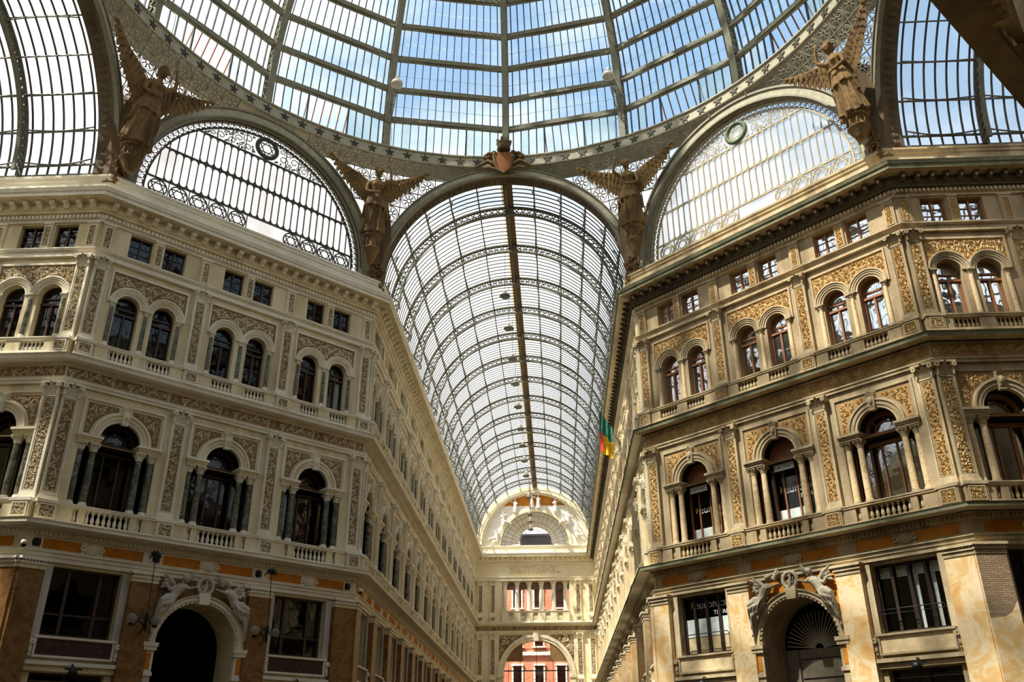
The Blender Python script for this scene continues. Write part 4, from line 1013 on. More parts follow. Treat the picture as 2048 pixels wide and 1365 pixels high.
CORN = [('right front', 0, False), ('right wing', -pi / 2, True), ('near right wing', -pi / 2, False), ('near right', pi, True), ('near left', pi, False), ('near left wing', pi / 2, True), ('left wing', pi / 2, False), ('left front', 0, True)]
for nm, a, mir in CORN:
    R = Matrix.Rotation(a, 4, 'Z')
    place(SCM if mir else SC, R, 29, 'pierced iron screen of rosettes under the star ring, %s corner' % nm, 'iron screen', 'rosette screens')
    place(('corner_pier', CMIR[0] if mir else cp, [('carved_cartouche', CMIR[1] if mir else co, [])]), R, 25.95, 'brown carved stone pier above the cornice, %s corner' % nm, 'pier')

# ------------------------------------------------------------------ star ring and dome
mb = MB(); mb.lathe([(RR + .25, ZR0 - .02), (RR - .05, ZR0 - .02), (RR - .08, ZR0 + .04), (RR, ZR0 + .06), (RR, ZR1 - .08), (RR - .1, ZR1 - .04), (RR - .1, ZR1 + .04), (RR + .15, ZR1 + .06), (RR + .25, ZR1 - .2)], 0, 0, 128, 'ring_iron', cap=False, smooth=False)
gu = MB(); gu.lathe([(RR + .2, ZR1 - .3), (RD_ + .25, ZR1 - .3)], 0, 0, 96, 'iron', cap=False, smooth=False)
root = link('star_ring', mb.mesh('star_ring')); tag(root, 'great iron ring girder studded with dark stars under the dome', 'ring girder')
link('gutter', gu.mesh('gutter'), root)
sm = MB(); pts = []
for k in range(10): r = .29 if k % 2 == 0 else .115; a = pi / 2 + pi * k / 5; pts.append((r * cos(a), r * sin(a)))
sm.prism(pts, 0, .05, 'star'); star_me = sm.mesh('star'); rest = MB(); NS = 104
for k in range(NS):
    az = 2 * pi * (k + .5) / NS; az = az - 2 * pi if az > pi else az
    Ms = Matrix.Rotation(-az, 4, 'Z') @ Matrix.Translation((0, RR - .0, (ZR0 + ZR1) / 2))
    if abs(az) < 1.75: o = link('star', star_me, root); o.matrix_local = Ms
    else:
        t = MB().join(sm); t.v = [tuple(Ms @ Vector(v)) for v in t.v]; rest.join(t)
o = link('star_row', rest.mesh('star_row'), root); o['kind'] = 'stuff'
EL = [math.radians(3.8 + 6.55 * k) for k in range(11)]
def dome_rz(e): return RD_ * cos(e), ZD + RD_ * sin(e)
ROWS = [(RD_, ZR1 - .3)] + [dome_rz(e) for e in EL]
G2 = 2 * pi / 16
def chord(r, z, q): # q 0..1 from azimuth 0 to +22.5 deg
    a = Vector((0, r, z)); b = Vector((r * sin(G2), r * cos(G2), z)); return a.lerp(b, q)
def make_gore():
    g = MB(); b = MB(); ht = MB(); hg = MB(); NP = 15; rad = Vector((sin(G2 / 2), cos(G2 / 2), 0)); rr = random.Random(8)
    for i in range(len(ROWS) - 1):
        (r0, z0), (r1, z1) = ROWS[i], ROWS[i + 1]
        for k in range(NP):
            q0, q1 = k / NP, (k + 1) / NP
            if i == 0 and 5 <= k < 10: continue
            m = 'dome_glass' if i or k in (0, 14, 1) else rr.choice(('green_glass', 'dome_glass', 'green_glass'))
            g.quad(chord(r0 + .05, z0, q0), chord(r0 + .05, z0, q1), chord(r1 + .05, z1, q1), chord(r1 + .05, z1, q0), m)
        for k in range(1, NP):
            if i == 0 and 5 < k < 10: continue
            q = k / NP; b.bar(chord(r0 - .05, z0, q), chord(r1 - .05, z1, q), .05, .12, 'bar', rad)
        # glass laps half-way up each row
        mid = lambda q: (chord(r0 - .0, z0, q) + chord(r1, z1, q)) / 2
        if i: b.bar(mid(0), mid(1), .03, .03, 'green_glass')
    # the opened vent: sash swung out at its foot, board below
    (r0, z0), (r1, z1) = ROWS[0], ROWS[1]; zb = z0 + 1.15; sw = 1.15
    foot = lambda q: chord(r0, zb, q) + rad * sw; top = lambda q: chord(r1, z1 - .1, q)
    for k in range(5, 11): q = k / 15; ht.bar(top(q), foot(q), .05, .1, 'rust', rad)
    ht.bar(foot(5 / 15), foot(10 / 15), .06, .08, 'bar')
    for k in range(5, 10): hg.quad(foot(k / 15), foot((k + 1) / 15), top((k + 1) / 15), top(k / 15), 'dome_glass')
    bd = MB()
    a, c_ = chord(r0 - .03, 0, 5 / 15), chord(r0 - .03, 0, 10 / 15)
    bd.add([(a.x, a.y, z0), (c_.x, c_.y, z0), (c_.x, c_.y, zb), (a.x, a.y, zb), (a.x * 1.004, a.y * 1.004, z0), (c_.x * 1.004, c_.y * 1.004, z0), (c_.x * 1.004, c_.y * 1.004, zb), (a.x * 1.004, a.y * 1.004, zb)], [(0, 1, 2, 3), (7, 6, 5, 4), (3, 2, 6, 7)], 'iron')
    for q in (5 / 15, 10 / 15): b.bar(chord(r0 - .05, z0, q), chord(r1 - .05, z1, q), .08, .14, 'bar', rad)
    return g, b, ht, hg, bd
g, b, ht, hg, bd = make_gore()
GORE = ('ceiling', g, [('glazing_bar', b, [])]); HATCH = ('roof_vent', ht, [('pane', hg, []), ('sill_board', bd, [])])
def rib_mb():
    f = MB(); w = MB(); m = 'iron'
    pr = [(RD_, ZR1 - .3), (RD_, ZD)] + [dome_rz(math.radians(e)) for e in [4 + 4.6 * k for k in range(15)]]
    nr = [(1, 0), (1, 0)] + [(cos(math.radians(4 + 4.6 * k)), sin(math.radians(4 + 4.6 * k))) for k in range(15)]
    for off, hw, th in ((-.68, .19, .05), (-.08, .22, .05)):
        vs = []
        for (r, z), (nx, nz) in zip(pr, nr):
            for sx, o in ((-hw, off), (hw, off), (hw, off + th), (-hw, off + th)): vs.append((sx, r + nx * o, z + nz * o))
        f.add(vs, [(i * 4 + k, i * 4 + (k + 1) % 4, i * 4 + 4 + (k + 1) % 4, i * 4 + 4 + k) for i in range(len(pr) - 1) for k in range(4)], m)
    for i in range(len(pr) - 1):
        for sx in (-.14, .14):
            for s_ in range(3):
                t0, t1 = s_ / 3, (s_ + 1) / 3
                P = lambda t, o: Vector((sx, pr[i][0] + (pr[i + 1][0] - pr[i][0]) * t + nr[i][0] * o, pr[i][1] + (pr[i + 1][1] - pr[i][1]) * t + nr[i][1] * o))
                w.bar(P(t0, -.64), P(t1, -.08), .05, .09, m, (0, 1, 0)); w.bar(P(t0, -.08), P(t1, -.64), .05, .09, m, (0, 1, 0))
                w.bar(P(t1, -.66), P(t1, -.08), .05, .16, m, (0, 1, 0))
    return f, w
f, w = rib_mb(); DRIB = ('dome_rib', f, [('web_lattice', w, [])])
AZN = lambda k: '%s %s of the middle' % (ORD[(k if k <= 8 else 16 - k) - 1], 'right' if k <= 8 else 'left') if k else 'in the middle'
for k in range(16):
    R = Matrix.Rotation(-G2 * k, 4, 'Z'); j = k if k < 8 else k - 16
    gn = ('%s right of the middle rib' % ORD[j]) if j >= 0 else ('%s left of the middle rib' % ORD[-j - 1])
    place(GORE, R, ZR1, 'dome glazing field, ' + gn, 'glass roof', None, 'structure')
    place(HATCH, R, ZR1, 'opened roof vent at the foot of the dome field ' + gn, 'roof vent', 'roof vents')
    place(DRIB, R, ZR1, 'curved iron dome rib, ' + AZN(k), 'dome rib', 'dome ribs')
for i, e in enumerate(EL):
    r, z = dome_rz(e); b = MB(); q = MB(); nx, nz = cos(e), sin(e)
    for k in range(16):
        a0, a1 = G2 * k, G2 * (k + 1)
        P = lambda t, o, dz=0.: Vector((sin(a0) * (1 - t) + sin(a1) * t, cos(a0) * (1 - t) + cos(a1) * t, 0)) * (r + nx * o - nz * dz) + Vector((0, 0, z + nz * o + nx * dz))
        b.bar(P(0, -.2), P(1, -.2), .3, .3, 'iron', (0, 0, 1))
        n = 12; pts = [P(t / n, -.62 + .4 * sin(pi * min(1, max(0, t / n))) ** .6, -.22) for t in range(n + 1)]
        q.tube(pts, .06, 'iron', 4, cap=False)
        for t in (.5, 1, 1.5, 2, 10, 10.5, 11, 11.5): q.bar(P(t / n, -.3, -.1), P(t / n + .02, -.62 + .4 * sin(pi * t / n) ** .6, -.22), .04, .04, 'iron')
    place(('ring_beam', b, [('lower_chord', q, [])]), Matrix.Identity(4), z, '%s horizontal ring beam of the dome counted from the star ring' % ORD[i], 'ring beam', 'dome ring beams')
mb = MB(); r, z = dome_rz(EL[-1]); mb.lathe([(r - .3, z - .3), (r + .1, z + .1), (r - .1, z + 2.2), (.2, z + 4.2)], 0, 0, 32, 'vault_glass', cap=False, smooth=False)
single('ceiling_lantern', mb, 'glazed lantern on top of the dome', 'lantern', None, 'structure')
# ------------------------------------------------------------------ statues (one continuous body each, fused from a loft and limbs)
def loft(mb, secs, m, n=28, folds=None):
    vs = []
    for i, (x, y, z, rx, ry, fo) in enumerate(secs):
        for k in range(n):
            t = 2 * pi * k / n; q = 1 + fo * cos(9 * t + z * 1.4) + fo * .5 * cos(5 * t - z)
            vs.append((x + rx * q * cos(t), y + ry * q * sin(t), z))
    K = len(secs)
    mb.add(vs, [(i * n + k, i * n + (k + 1) % n, (i + 1) * n + (k + 1) % n, (i + 1) * n + k) for i in range(K - 1) for k in range(n)] + [tuple(range(n - 1, -1, -1)), tuple((K - 1) * n + k for k in range(n))], m, True)
def ball(mb, x, y, z, rx, ry, rz, m, n=10):
    vs = []; R = 7
    for i in range(R + 1):
        a = -pi / 2 + pi * i / R
        for k in range(n): t = 2 * pi * k / n; vs.append((x + rx * cos(a) * cos(t), y + ry * cos(a) * sin(t), z + rz * sin(a)))
    mb.add(vs, [(i * n + k, i * n + (k + 1) % n, (i + 1) * n + (k + 1) % n, (i + 1) * n + k) for i in range(R) for k in range(n)], m, True)
def bake(mb, name, voxel):
    me = mb.mesh(name + '_raw'); o = bpy.data.objects.new('tmp', me); C.objects.link(o)
    r = o.modifiers.new('r', 'REMESH'); r.mode = 'VOXEL'; r.voxel_size = voxel; r.use_smooth_shade = True
    s = o.modifiers.new('s', 'SMOOTH'); s.factor = .5; s.iterations = 2
    bpy.context.view_layer.update(); dg = bpy.context.evaluated_depsgraph_get()
    out = bpy.data.meshes.new_from_object(o.evaluated_get(dg)); out.name = name
    out.materials.clear(); out.materials.append(MATS[mb.mats[0]])
    for p in out.polygons: p.use_smooth = True; p.material_index = 0
    bpy.data.objects.remove(o); bpy.data.meshes.remove(me); return out
def head(mb, x, y, z, s, m, tilt=0.):
    """face towards -y; s = head height"""
    ball(mb, x, y, z, s * .36, s * .44, s * .5, m); ball(mb, x, y - s * .1, z - s * .22, s * .27, s * .33, s * .3, m)
    mb.tube([(x, y - s * .4, z + s * .1), (x, y - s * .5, z - s * .07), (x, y - s * .42, z - s * .1)], [s * .05, s * .085, s * .06], m, 6)
    for q in (-1, 1):
        ball(mb, x + q * s * .15, y - s * .36, z + s * .11, s * .1, s * .07, s * .04, m, 8); ball(mb, x + q * s * .37, y + s * .02, z, s * .05, s * .09, s * .13, m, 8)
        ball(mb, x + q * s * .15, y - s * .37, z + s * .02, s * .06, s * .05, s * .045, m, 8)
    ball(mb, x, y - s * .4, z - s * .24, s * .13, s * .06, s * .05, m, 8)
    ball(mb, x, y + s * .12, z + s * .16, s * .44, s * .46, s * .45, m); ball(mb, x, y + s * .5, z - s * .05, s * .2, s * .2, s * .22, m)
    for k in range(7): t = pi * k / 6; ball(mb, x + s * .4 * cos(t), y - s * .12, z + s * .2 + s * .3 * sin(t), s * .12, s * .14, s * .12, m, 8)
def hand(mb, x, y, z, d, side, s, m, curl=.5):
    """palm and five fingers; d = direction the fingers point, side = thumb side"""
    d = Vector(d).normalized(); w = Vector(side).normalized(); nrm = d.cross(w)
    o = Vector((x, y, z)); mb.tube([o, o + d * s * .25, o + d * s * .5], [s * .17, s * .24, s * .2], m, 8, sq=.55)
    for k, (off, ln) in enumerate(((.19, .42), (.065, .5), (-.065, .46), (-.19, .36))):
        a = o + d * s * .46 + w * s * off; b = a + d * s * ln * .55; c = b + (d * (1 - curl) + nrm * curl) * s * ln * .5
        mb.tube([a, b, c], [s * .075, s * .07, s * .055], m, 6)
    a = o + d * s * .15 + w * s * .2; mb.tube([a, a + (w + d) * s * .2, a + (w * .5 + d) * s * .33], [s * .09, s * .08, s * .06], m, 6)
def angel_body(m):
    b = MB()
    loft(b, [(0, 0, 0, .60, .52, .10), (0, .02, .35, .56, .48, .10), (.02, .0, .9, .49, .42, .09), (.05, -.02, 1.45, .44, .37, .07), (.07, -.03, 1.9, .41, .34, .05), (.05, -.02, 2.2, .36, .29, .03), (.02, -.02, 2.45, .30, .24, .02), (0, -.03, 2.7, .34, .27, .02), (0, -.04, 2.92, .38, .26, .01), (0, -.02, 3.08, .36, .2, 0), (0, -.02, 3.17, .18, .15, 0), (0, -.03, 3.24, .115, .115, 0), (0, -.04, 3.42, .11, .115, 0)], m)
    for q in (-1, 1): ball(b, q * .15, -.25, 2.82, .13, .12, .12, m)
    # gathered overskirt, sash and drapery tails
    loft(b, [(.03, 0, 1.55, .6, .5, .09), (.04, -.01, 1.8, .52, .42, .08), (.03, -.01, 2.12, .43, .35, .06), (.02, -.01, 2.32, .34, .27, .03)], m)
    for x0, x1 in ((-.45, -.75), (.4, .62)): b.tube([(x0, -.05, 2.0), ((x0 + x1) / 2, .0, 1.5), (x1, .1, .95)], [.09, .13, .05], m, 7)
    for k in range(8): t = 2 * pi * k / 8 + .3; b.tube([(.5 * cos(t), .42 * sin(t), 1.6), (.52 * cos(t + .1), .45 * sin(t + .1), .9), (.64 * cos(t + .16), .55 * sin(t + .16), .05)], [.04, .07, .09], m, 6)
    head(b, 0, -.08, 3.6, .52, m)
    # raised arm, and the other across the body
    b.tube([(-.34, -.02, 2.98), (-.5, -.1, 3.1), (-.68, -.2, 3.28), (-.62, -.22, 3.6), (-.5, -.22, 3.92)], [.13, .13, .1, .085, .06], m, 8)
    hand(b, -.5, -.22, 3.9, (.15, 0, 1), (1, 0, 0), .34, m)
    b.tube([(.34, -.02, 2.98), (.52, -.08, 2.78), (.58, -.16, 2.42), (.32, -.38, 2.28), (.08, -.44, 2.3)], [.13, .12, .1, .085, .06], m, 8)
    hand(b, .1, -.44, 2.3, (-1, -.1, .1), (0, 0, 1), .32, m)
    # bare feet under the hem
    for q in (-1, 1): b.tube([(q * .17, -.35, .08), (q * .2, -.58, .06), (q * .21, -.72, .04)], [.1, .1, .06], m, 7)
    return b
def wing_mb(sx, m):
    w = MB()
    lead = [Vector(p) for p in ((.12, .25, 2.7), (.55, .3, 3.1), (1.0, .28, 3.42), (1.6, .18, 3.62), (2.2, .02, 3.86), (2.7, -.15, 4.12))]
    trail = [Vector(p) for p in ((.25, .22, 1.75), (.62, .28, 1.85), (1.05, .26, 2.2), (1.65, .16, 2.7), (2.25, 0., 3.3), (2.8, -.15, 4.05))]
    def at(L_, t): t *= len(L_) - 1; i = min(int(t), len(L_) - 2); return L_[i].lerp(L_[i + 1], t - i)
    flip = lambda v: (v.x * sx, v.y, v.z)
    w.tube([flip(at(lead, k / 16)) for k in range(17)], [.15 - .1 * k / 16 for k in range(17)], m, 7, sq=.7)
    for row, (n, fr, wd, dy) in enumerate(((15, 1.0, .27, 0), (13, .64, .24, -.05), (11, .36, .2, -.1))):
        for k in range(n):
            t = (k + .5) / n; a = at(lead, t); e = a.lerp(at(trail, min(1, t * 1.02)), fr); a = a + Vector((0, dy, 0)); e = e + Vector((0, dy * .7, 0))
            d = (e - a); side = Vector((d.z, 0, -d.x)).normalized() * wd * .55 * (1 - .3 * t); th = Vector((0, .03, 0)); mdl = a.lerp(e, .75)
            w.add([flip(v) for v in (a - side * .7, a + side * .7, mdl + side, e, mdl - side, a - side * .7 + th, a + side * .7 + th, mdl + side + th, e + th, mdl - side + th, a.lerp(e, .5) - th)],
                  [(0, 1, 10), (1, 2, 10), (2, 3, 10), (3, 4, 10), (4, 0, 10), (9, 8, 7, 6, 5), (0, 5, 6, 1), (1, 6, 7, 2), (2, 7, 8, 3), (3, 8, 9, 4), (4, 9, 5, 0)], m)
    return w
AM = 'bronze_stone'
body = bake(angel_body(AM), 'winged_statue', .036)
wl_, wr_ = wing_mb(-1, AM).mesh('wing'), wing_mb(1, AM).mesh('wing')
def mirror_mesh(me):
    c_ = me.copy(); c_.transform(Matrix.Scale(-1, 4, (1, 0, 0))); c_.flip_normals(); return c_
body_m = mirror_mesh(body)
pd = MB(); pd.lathe([(.1, -2.1), (.2, -1.95), (.24, -1.75), (.34, -1.45), (.44, -1.15), (.46, -1.1), (.4, -1.02), (.36, -.95), (.36, -.4), (.42, -.34), (.48, -.28), (.5, -.2), (.5, -.1), (.46, -.08), (.46, .02)], 0, 0, 16, AM)
for k in range(8): t = 2 * pi * k / 8; pd.tube([(.36 * cos(t), .36 * sin(t), -.95), (.41 * cos(t), .41 * sin(t), -.7), (.37 * cos(t), .37 * sin(t), -.45)], .05, AM, 5)
pd_me = pd.mesh('pedestal')
SA = 1.12
for nm, a, mir in CORN:
    if 'near' in nm: continue
    R = Matrix.Rotation(a, 4, 'Z'); sx = -1 if mir else 1
    tt, zz, SA = {'right front': (.55, 28.85, 1.05), 'left front': (-.6, 28.77, 1.06), 'right wing': (.2, 28.05, 1.08), 'left wing': (-.28, 27.7, 1.16)}[nm]
    p = R @ Vector((sx * sin(pi / 8) * 17.8, cos(pi / 8) * 17.8, zz)); az = math.atan2(p.x, p.y); p += Vector((cos(az), -sin(az), 0)) * tt
    fl = nm in ('left front', 'left wing')
    o = link('winged_statue', body_m if fl else body); o.matrix_world = Matrix.Translation(p) @ Matrix.Rotation(-az, 4, 'Z') @ Matrix.Rotation(math.radians(11), 4, 'X') @ Matrix.Scale(SA, 4)
    for me in (wl_, wr_): link('wing', me, o)
    q = link('pedestal', pd_me, o); q.rotation_euler = (-math.radians(11), 0, 0); q.scale = (1, 1, .6 if 'wing' in nm else .85)
    tag(o, {'left wing': 'dark winged statue below the ring, leftmost of the four at the upper left', 'left front': 'dark winged statue left of the main gallery arch', 'right front': 'sunlit brown winged statue right of the main gallery arch', 'right wing': 'sunlit winged statue beside the right wing arch, rightmost of the four'}[nm], 'statue', 'winged statues')
# coat of arms with crown over the main arch
AMS = MB(); AMS.prism([(-.48, 35.0), (.48, 35.0), (.5, 34.3), (.36, 33.8), (0, 33.45), (-.36, 33.8), (-.5, 34.3)], .0, .22, 'rust')
rim = MB(); rim.tube([(x, -.22, z) for x, z in ((-.5, 35.05), (-.62, 34.7), (-.52, 34.2), (-.4, 33.75), (0, 33.4), (.4, 33.75), (.52, 34.2), (.62, 34.7), (.5, 35.05))], .09, AM, 6)
for sx in (-1, 1):
    rim.tube([(sx * .5, -.15, 34.9), (sx * .9, -.2, 34.95), (sx * 1.15, -.2, 34.75), (sx * 1.0, -.2, 34.55), (sx * .85, -.2, 34.7)], .09, AM, 6)
    rim.tube([(sx * .5, -.15, 34.1), (sx * .95, -.2, 34.35), (sx * 1.3, -.15, 34.2), (sx * 1.75, -.1, 33.98)], [.12, .14, .1, .03], AM, 6)
    rim.tube([(sx * .4, -.15, 33.75), (sx * .9, -.2, 33.9), (sx * 1.3, -.15, 33.85)], [.08, .1, .03], AM, 6)
    for k in range(5): leaf(rim, sx * (.62 + k * .12), 34.8 - k * .1, .2, .3, .05, .3, AM)
cr = MB(); cr.lathe([(.3, 35.1), (.42, 35.2), (.36, 35.35), (.42, 35.5), (.46, 35.62), (.38, 35.7)], 0, -.2, 14, 'pier_stone')
for k in range(7): t = 2 * pi * k / 7; cr.lathe([(.05, 35.6), (.09, 35.72), (.07, 35.84), (.02, 35.9)], .4 * cos(t), -.2 + .4 * sin(t), 6, 'pier_stone')
cr.lathe([(.3, 35.6), (.2, 35.75), (.06, 35.85), (.08, 35.93), (.02, 36.0)], 0, -.2, 10, 'pier_stone')
place(('coat_of_arms', None, [('shield', AMS, []), ('scroll_rim', rim, []), ('crown', cr, [])]), Matrix.Translation((0, RR - .12, 0)), 33.4, 'brown carved shield with crown over the crown of the main arch', 'coat of arms')

# ------------------------------------------------------------------ portals in the angled facades
def portal(s, M):
    t = 'trim' + s; c = BCL[1]
    f = MB(); f.ring(c, 6.25, 1.72, 1.82, -.05, .2, 0, pi, 28, 'stone' + s); f.ring(c, 6.25, 1.82, 1.98, 0, .28, 0, pi, 28, t); f.ring(c, 6.25, 1.98, 2.04, 0, .34, 0, pi, 28, 'stone' + s)
    for k in range(30): a = pi * (k + .5) / 30; f.ring(c, 6.25, 1.74, 1.81, .2, .25, a - .03, a + .03, 1, t)
    jj = []
    for sx in (-1, 1):
        j = MB(); jj.append(('jamb', j, []))
        q = sorted((c + sx * 1.72, c + sx * 2.12)); j.pb(q[0], q[1], 0, .26, 0, 5.0, 'white_stone' if s == 'L' else t); j.pb(q[0] - .04, q[1] + .04, 0, .32, 5.0, 5.14, t); j.pb(q[0], q[1], 0, .26, 5.14, 5.95, t); j.pb(q[0] + .1, q[1] - .1, .26, .275, 5.24, 5.85, 'orange_paint'); j.pb(q[0] - .06, q[1] + .06, 0, .36, 5.95, 6.1, t); j.pb(q[0] - .1, q[1] + .1, 0, .4, 6.1, 6.25, t)
    k_ = MB(); k_.prism([(c - .2, 7.9), (c + .2, 7.9), (c + .26, 8.36), (c - .26, 8.36)], 0, .4, t)
    g = MB(); pts = [(c - 1.93, 6.25), (c - 1.93, 8.78), (c + 1.93, 8.78), (c + 1.93, 6.25)] + [(c + 1.92 * cos(a), 6.25 + 1.92 * sin(a)) for a in [pi * k / 20 for k in range(1, 20)]]
    n = len(pts); g.add([(x, -.03, z) for x, z in pts], [tuple(range(n))], 'orange_paint' if s == 'R' else 'groundL')
    kids = [('archivolt', f, []), *jj, ('keystone', k_, []), ('painted_field', g, [])]
    if s == 'R':
        gt = MB()
        for k in range(1, 24): a = pi * k / 24; gt.bar((c + .25 * cos(a), 1.3, 6.1 + .25 * sin(a)), (c + 1.5 * cos(a), 1.3, 6.1 + 1.5 * sin(a)), .035, .05, 'grey_stone')
        gt.ring(c, 6.1, .2, .28, -1.34, -1.26, 0, pi, 12, 'grey_stone'); kids.append(('fan_grille', gt, []))
        bd = MB(); bd.pb(c - 1.5, c + 1.72, -1.4, -1.25, 4.5, 6.1, 'board_grey'); bd.pb(c - 1.5, c - .95, -1.25, -1.15, 4.5, 6.1, 'board_grey')
        for z in (4.95, 5.7): bd.pb(c - .9, c + 1.72, -1.26, -1.22, z, z + .03, 'black')
        kids.append(('boarding', bd, []))
    place(('portal', None, kids), M, 0, {'L': 'dark round-arched portal in the left angled facade', 'R': 'sunlit round-arched portal with fan grille in the right angled facade'}[s], 'portal')
    st = 'white_stone' if s == 'L' else 'grey_stone'
    nm = {'L': 'pale', 'R': 'grey'}[s]; wh = {'L': 'left', 'R': 'right'}[s]
    # two reclining winged figures on the shoulders of the arch and a wreath between them
    for sx in (-1, 1):
        b = MB(); X = lambda x: sx * x
        b.tube([(X(.9), -.32, 8.3), (X(.98), -.38, 8.12), (X(1.08), -.38, 7.88), (X(1.2), -.36, 7.62)], [.17, .26, .22, .28], st, 10, sq=.85)
        ball(b, X(.88), -.38, 8.45, .09, .09, .1, st); head(b, X(.86), -.44, 8.6, .31, st)
        b.tube([(X(1.16), -.36, 7.58), (X(1.46), -.52, 7.68), (X(1.74), -.58, 7.62), (X(1.84), -.5, 7.3), (X(1.86), -.38, 6.95), (X(1.92), -.34, 6.66), (X(1.96), -.46, 6.56)], [.27, .24, .21, .17, .14, .09, .06], st, 10, sq=.9)
        b.tube([(X(1.14), -.3, 7.5), (X(1.32), -.44, 7.3), (X(1.52), -.5, 7.18), (X(1.66), -.4, 6.85), (X(1.78), -.3, 6.5), (X(1.84), -.28, 6.28), (X(1.9), -.4, 6.2)], [.24, .21, .18, .15, .11, .08, .06], st, 9, sq=.9)
        for k in range(7):
            q = k / 6; b.tube([(X(1.06 + q * .6), -.56 - q * .08, 7.72 + .06 * sin(q * 3)), (X(1.12 + q * .62), -.66 - q * .06, 7.48 - q * .02), (X(1.18 + q * .64), -.6, 7.18 - q * .02 + .1 * (k % 2))], [.03, .05, .02], st, 5)
        for k in range(4): b.tube([(X(1.66 + k * .07), -.56 + k * .03, 7.35), (X(1.7 + k * .07), -.5, 6.98 - .05 * k), (X(1.76 + k * .06), -.38, 6.72)], [.03, .035, .015], st, 5)
        b.tube([(X(.86), -.4, 8.28), (X(.68), -.5, 8.08), (X(.46), -.5, 8.14)], [.1, .085, .055], st, 7); hand(b, X(.46), -.5, 8.14, (-sx, 0, .2), (0, 0, 1), .17, st)
        b.tube([(X(1.1), -.34, 8.22), (X(1.36), -.4, 8.08), (X(1.56), -.42, 8.32)], [.1, .085, .055], st, 7); hand(b, X(1.56), -.42, 8.32, (sx * .2, 0, 1), (-sx, 0, 0), .17, st)
        w = MB()
        for (bx, bz), (tx, tz) in (((1.12, 8.25), (1.72, 8.86)), ((.72, 8.45), (.5, 9.0))):
            for k in range(5):
                dx = .1 * k - .2; a_ = Vector((X(bx), -.16, bz)); e = Vector((X(tx + dx * (.6 if bx > 1 else .3)), -.28, tz - abs(dx) * .6 - .12 * k * (bx > 1)))
                d_ = (e - a_); sd = Vector((d_.z, 0, -d_.x)).normalized() * .07
                w.add([a_ - sd, a_ + sd, a_.lerp(e, .8) + sd, e, a_.lerp(e, .8) - sd, a_.lerp(e, .5) + Vector((0, -.1, 0))], [(0, 1, 5), (1, 2, 5), (2, 3, 5), (3, 4, 5), (4, 0, 5)], st)
            w.tube([(X(bx), -.18, bz), (X((bx + tx) / 2), -.26, (bz + tz) / 2 + .05), (X(tx), -.28, tz)], [.1, .09, .03], st, 6)
        def push(x, y, z):
            r = hypot(x, z - 6.25); q = (2.0 + (r - 1.5) * .78) / r if r < 3.7 else 1.; x, z = x * q, 6.25 + (z - 6.25) * q
            return (math.copysign(1.86 + (abs(x) - 1.86) * .35, x) if abs(x) > 1.86 else x, y, z)
        b.xf(push); w.xf(push)
        me = bake(b, 'reclining_statue', .018)
        o = link('reclining_statue', me); link('wing', w.mesh('wing'), o); o.matrix_world = shift(M, c)
        tag(o, '%s reclining winged statue on the %s shoulder of the %s portal' % (nm, 'left' if sx < 0 else 'right', wh), 'statue', 'portal statues')
    b = MB(); b.tube([(.33 * cos(2 * pi * k / 20), -.3, 8.66 + .33 * sin(2 * pi * k / 20)) for k in range(20)], .085, st, 7, closed=True)
    bu = MB(); bu.add([(.27 * cos(2 * pi * k / 14), -.2, 8.66 + .27 * sin(2 * pi * k / 14)) for k in range(14)], [tuple(range(14))], st)
    bu.tube([(-.05, -.3, 8.40), (0, -.34, 8.60), (.04, -.34, 8.77), (.02, -.34, 8.89)], [.1, .09, .05, .07], st, 7); bu.tube([(.0, -.32, 8.70), (.14, -.34, 8.5), (.18, -.34, 8.77)], .03, st, 5); bu.tube([(-.03, -.32, 8.70), (-.16, -.34, 8.57)], .03, st, 5)
    place(('wreath_medallion', b, [('carved_figure', bu, [])]), shift(M, c), 8.1, '%s carved wreath medallion above the %s portal arch' % (nm, wh), 'medallion')
portal('L', M_LD); portal('R', M_RD)

# ------------------------------------------------------------------ small statues on the end lunette
for k, (x, z, h) in enumerate(((-4.7, 26.9, 1.6), (-3.9, 28.9, 1.7), (-2.4, 30.5, 1.7), (-.35, 31.1, 1.8), (.5, 31.0, 1.7), (2.6, 30.5, 1.7), (4.1, 28.9, 1.6), (5.1, 27.2, 1.6))):
    b = MB(); q = h / 1.75
    loft(b, [(0, 0, 0, .3 * q, .22 * q, .06), (0, 0, .6 * q, .25 * q, .2 * q, .06), (0, 0, .95 * q, .2 * q, .16 * q, .03), (0, 0, 1.2 * q, .22 * q, .16 * q, 0), (0, 0, 1.42 * q, .2 * q, .13 * q, 0), (0, 0, 1.47 * q, .07 * q, .07 * q, 0), (0, 0, 1.53 * q, .06 * q, .06 * q, 0)], 'statue_white', 14)
    head(b, 0, -.02, 1.63 * q, .24 * q, 'statue_white'); s_ = 1 if k % 2 else -1
    b.tube([(s_ * .2, 0, 1.38 * q), (s_ * .42, -.1, 1.3 * q), (s_ * .55, -.12, 1.5 * q)], .055, 'statue_white', 6); b.tube([(-s_ * .2, 0, 1.38 * q), (-s_ * .3, -.08, 1.1 * q), (-s_ * .1, -.22, 1.0 * q)], .055, 'statue_white', 6)
    if k in (0, 1, 6, 7): b.tube([(s_ * .1, -.05, .5 * q), (s_ * .8, -.1, .35 * q), (s_ * 1.1, -.1, .1)], [.2, .18, .08], 'statue_white', 7)
    o = link('statue', bake(b, 'statue', .05)); o.matrix_world = M_F @ Matrix.Translation((FC + x, -.25, z))
    tag(o, 'small white statue, %s from the left on the end wall lunette' % ORD[k], 'statue', 'lunette statues')

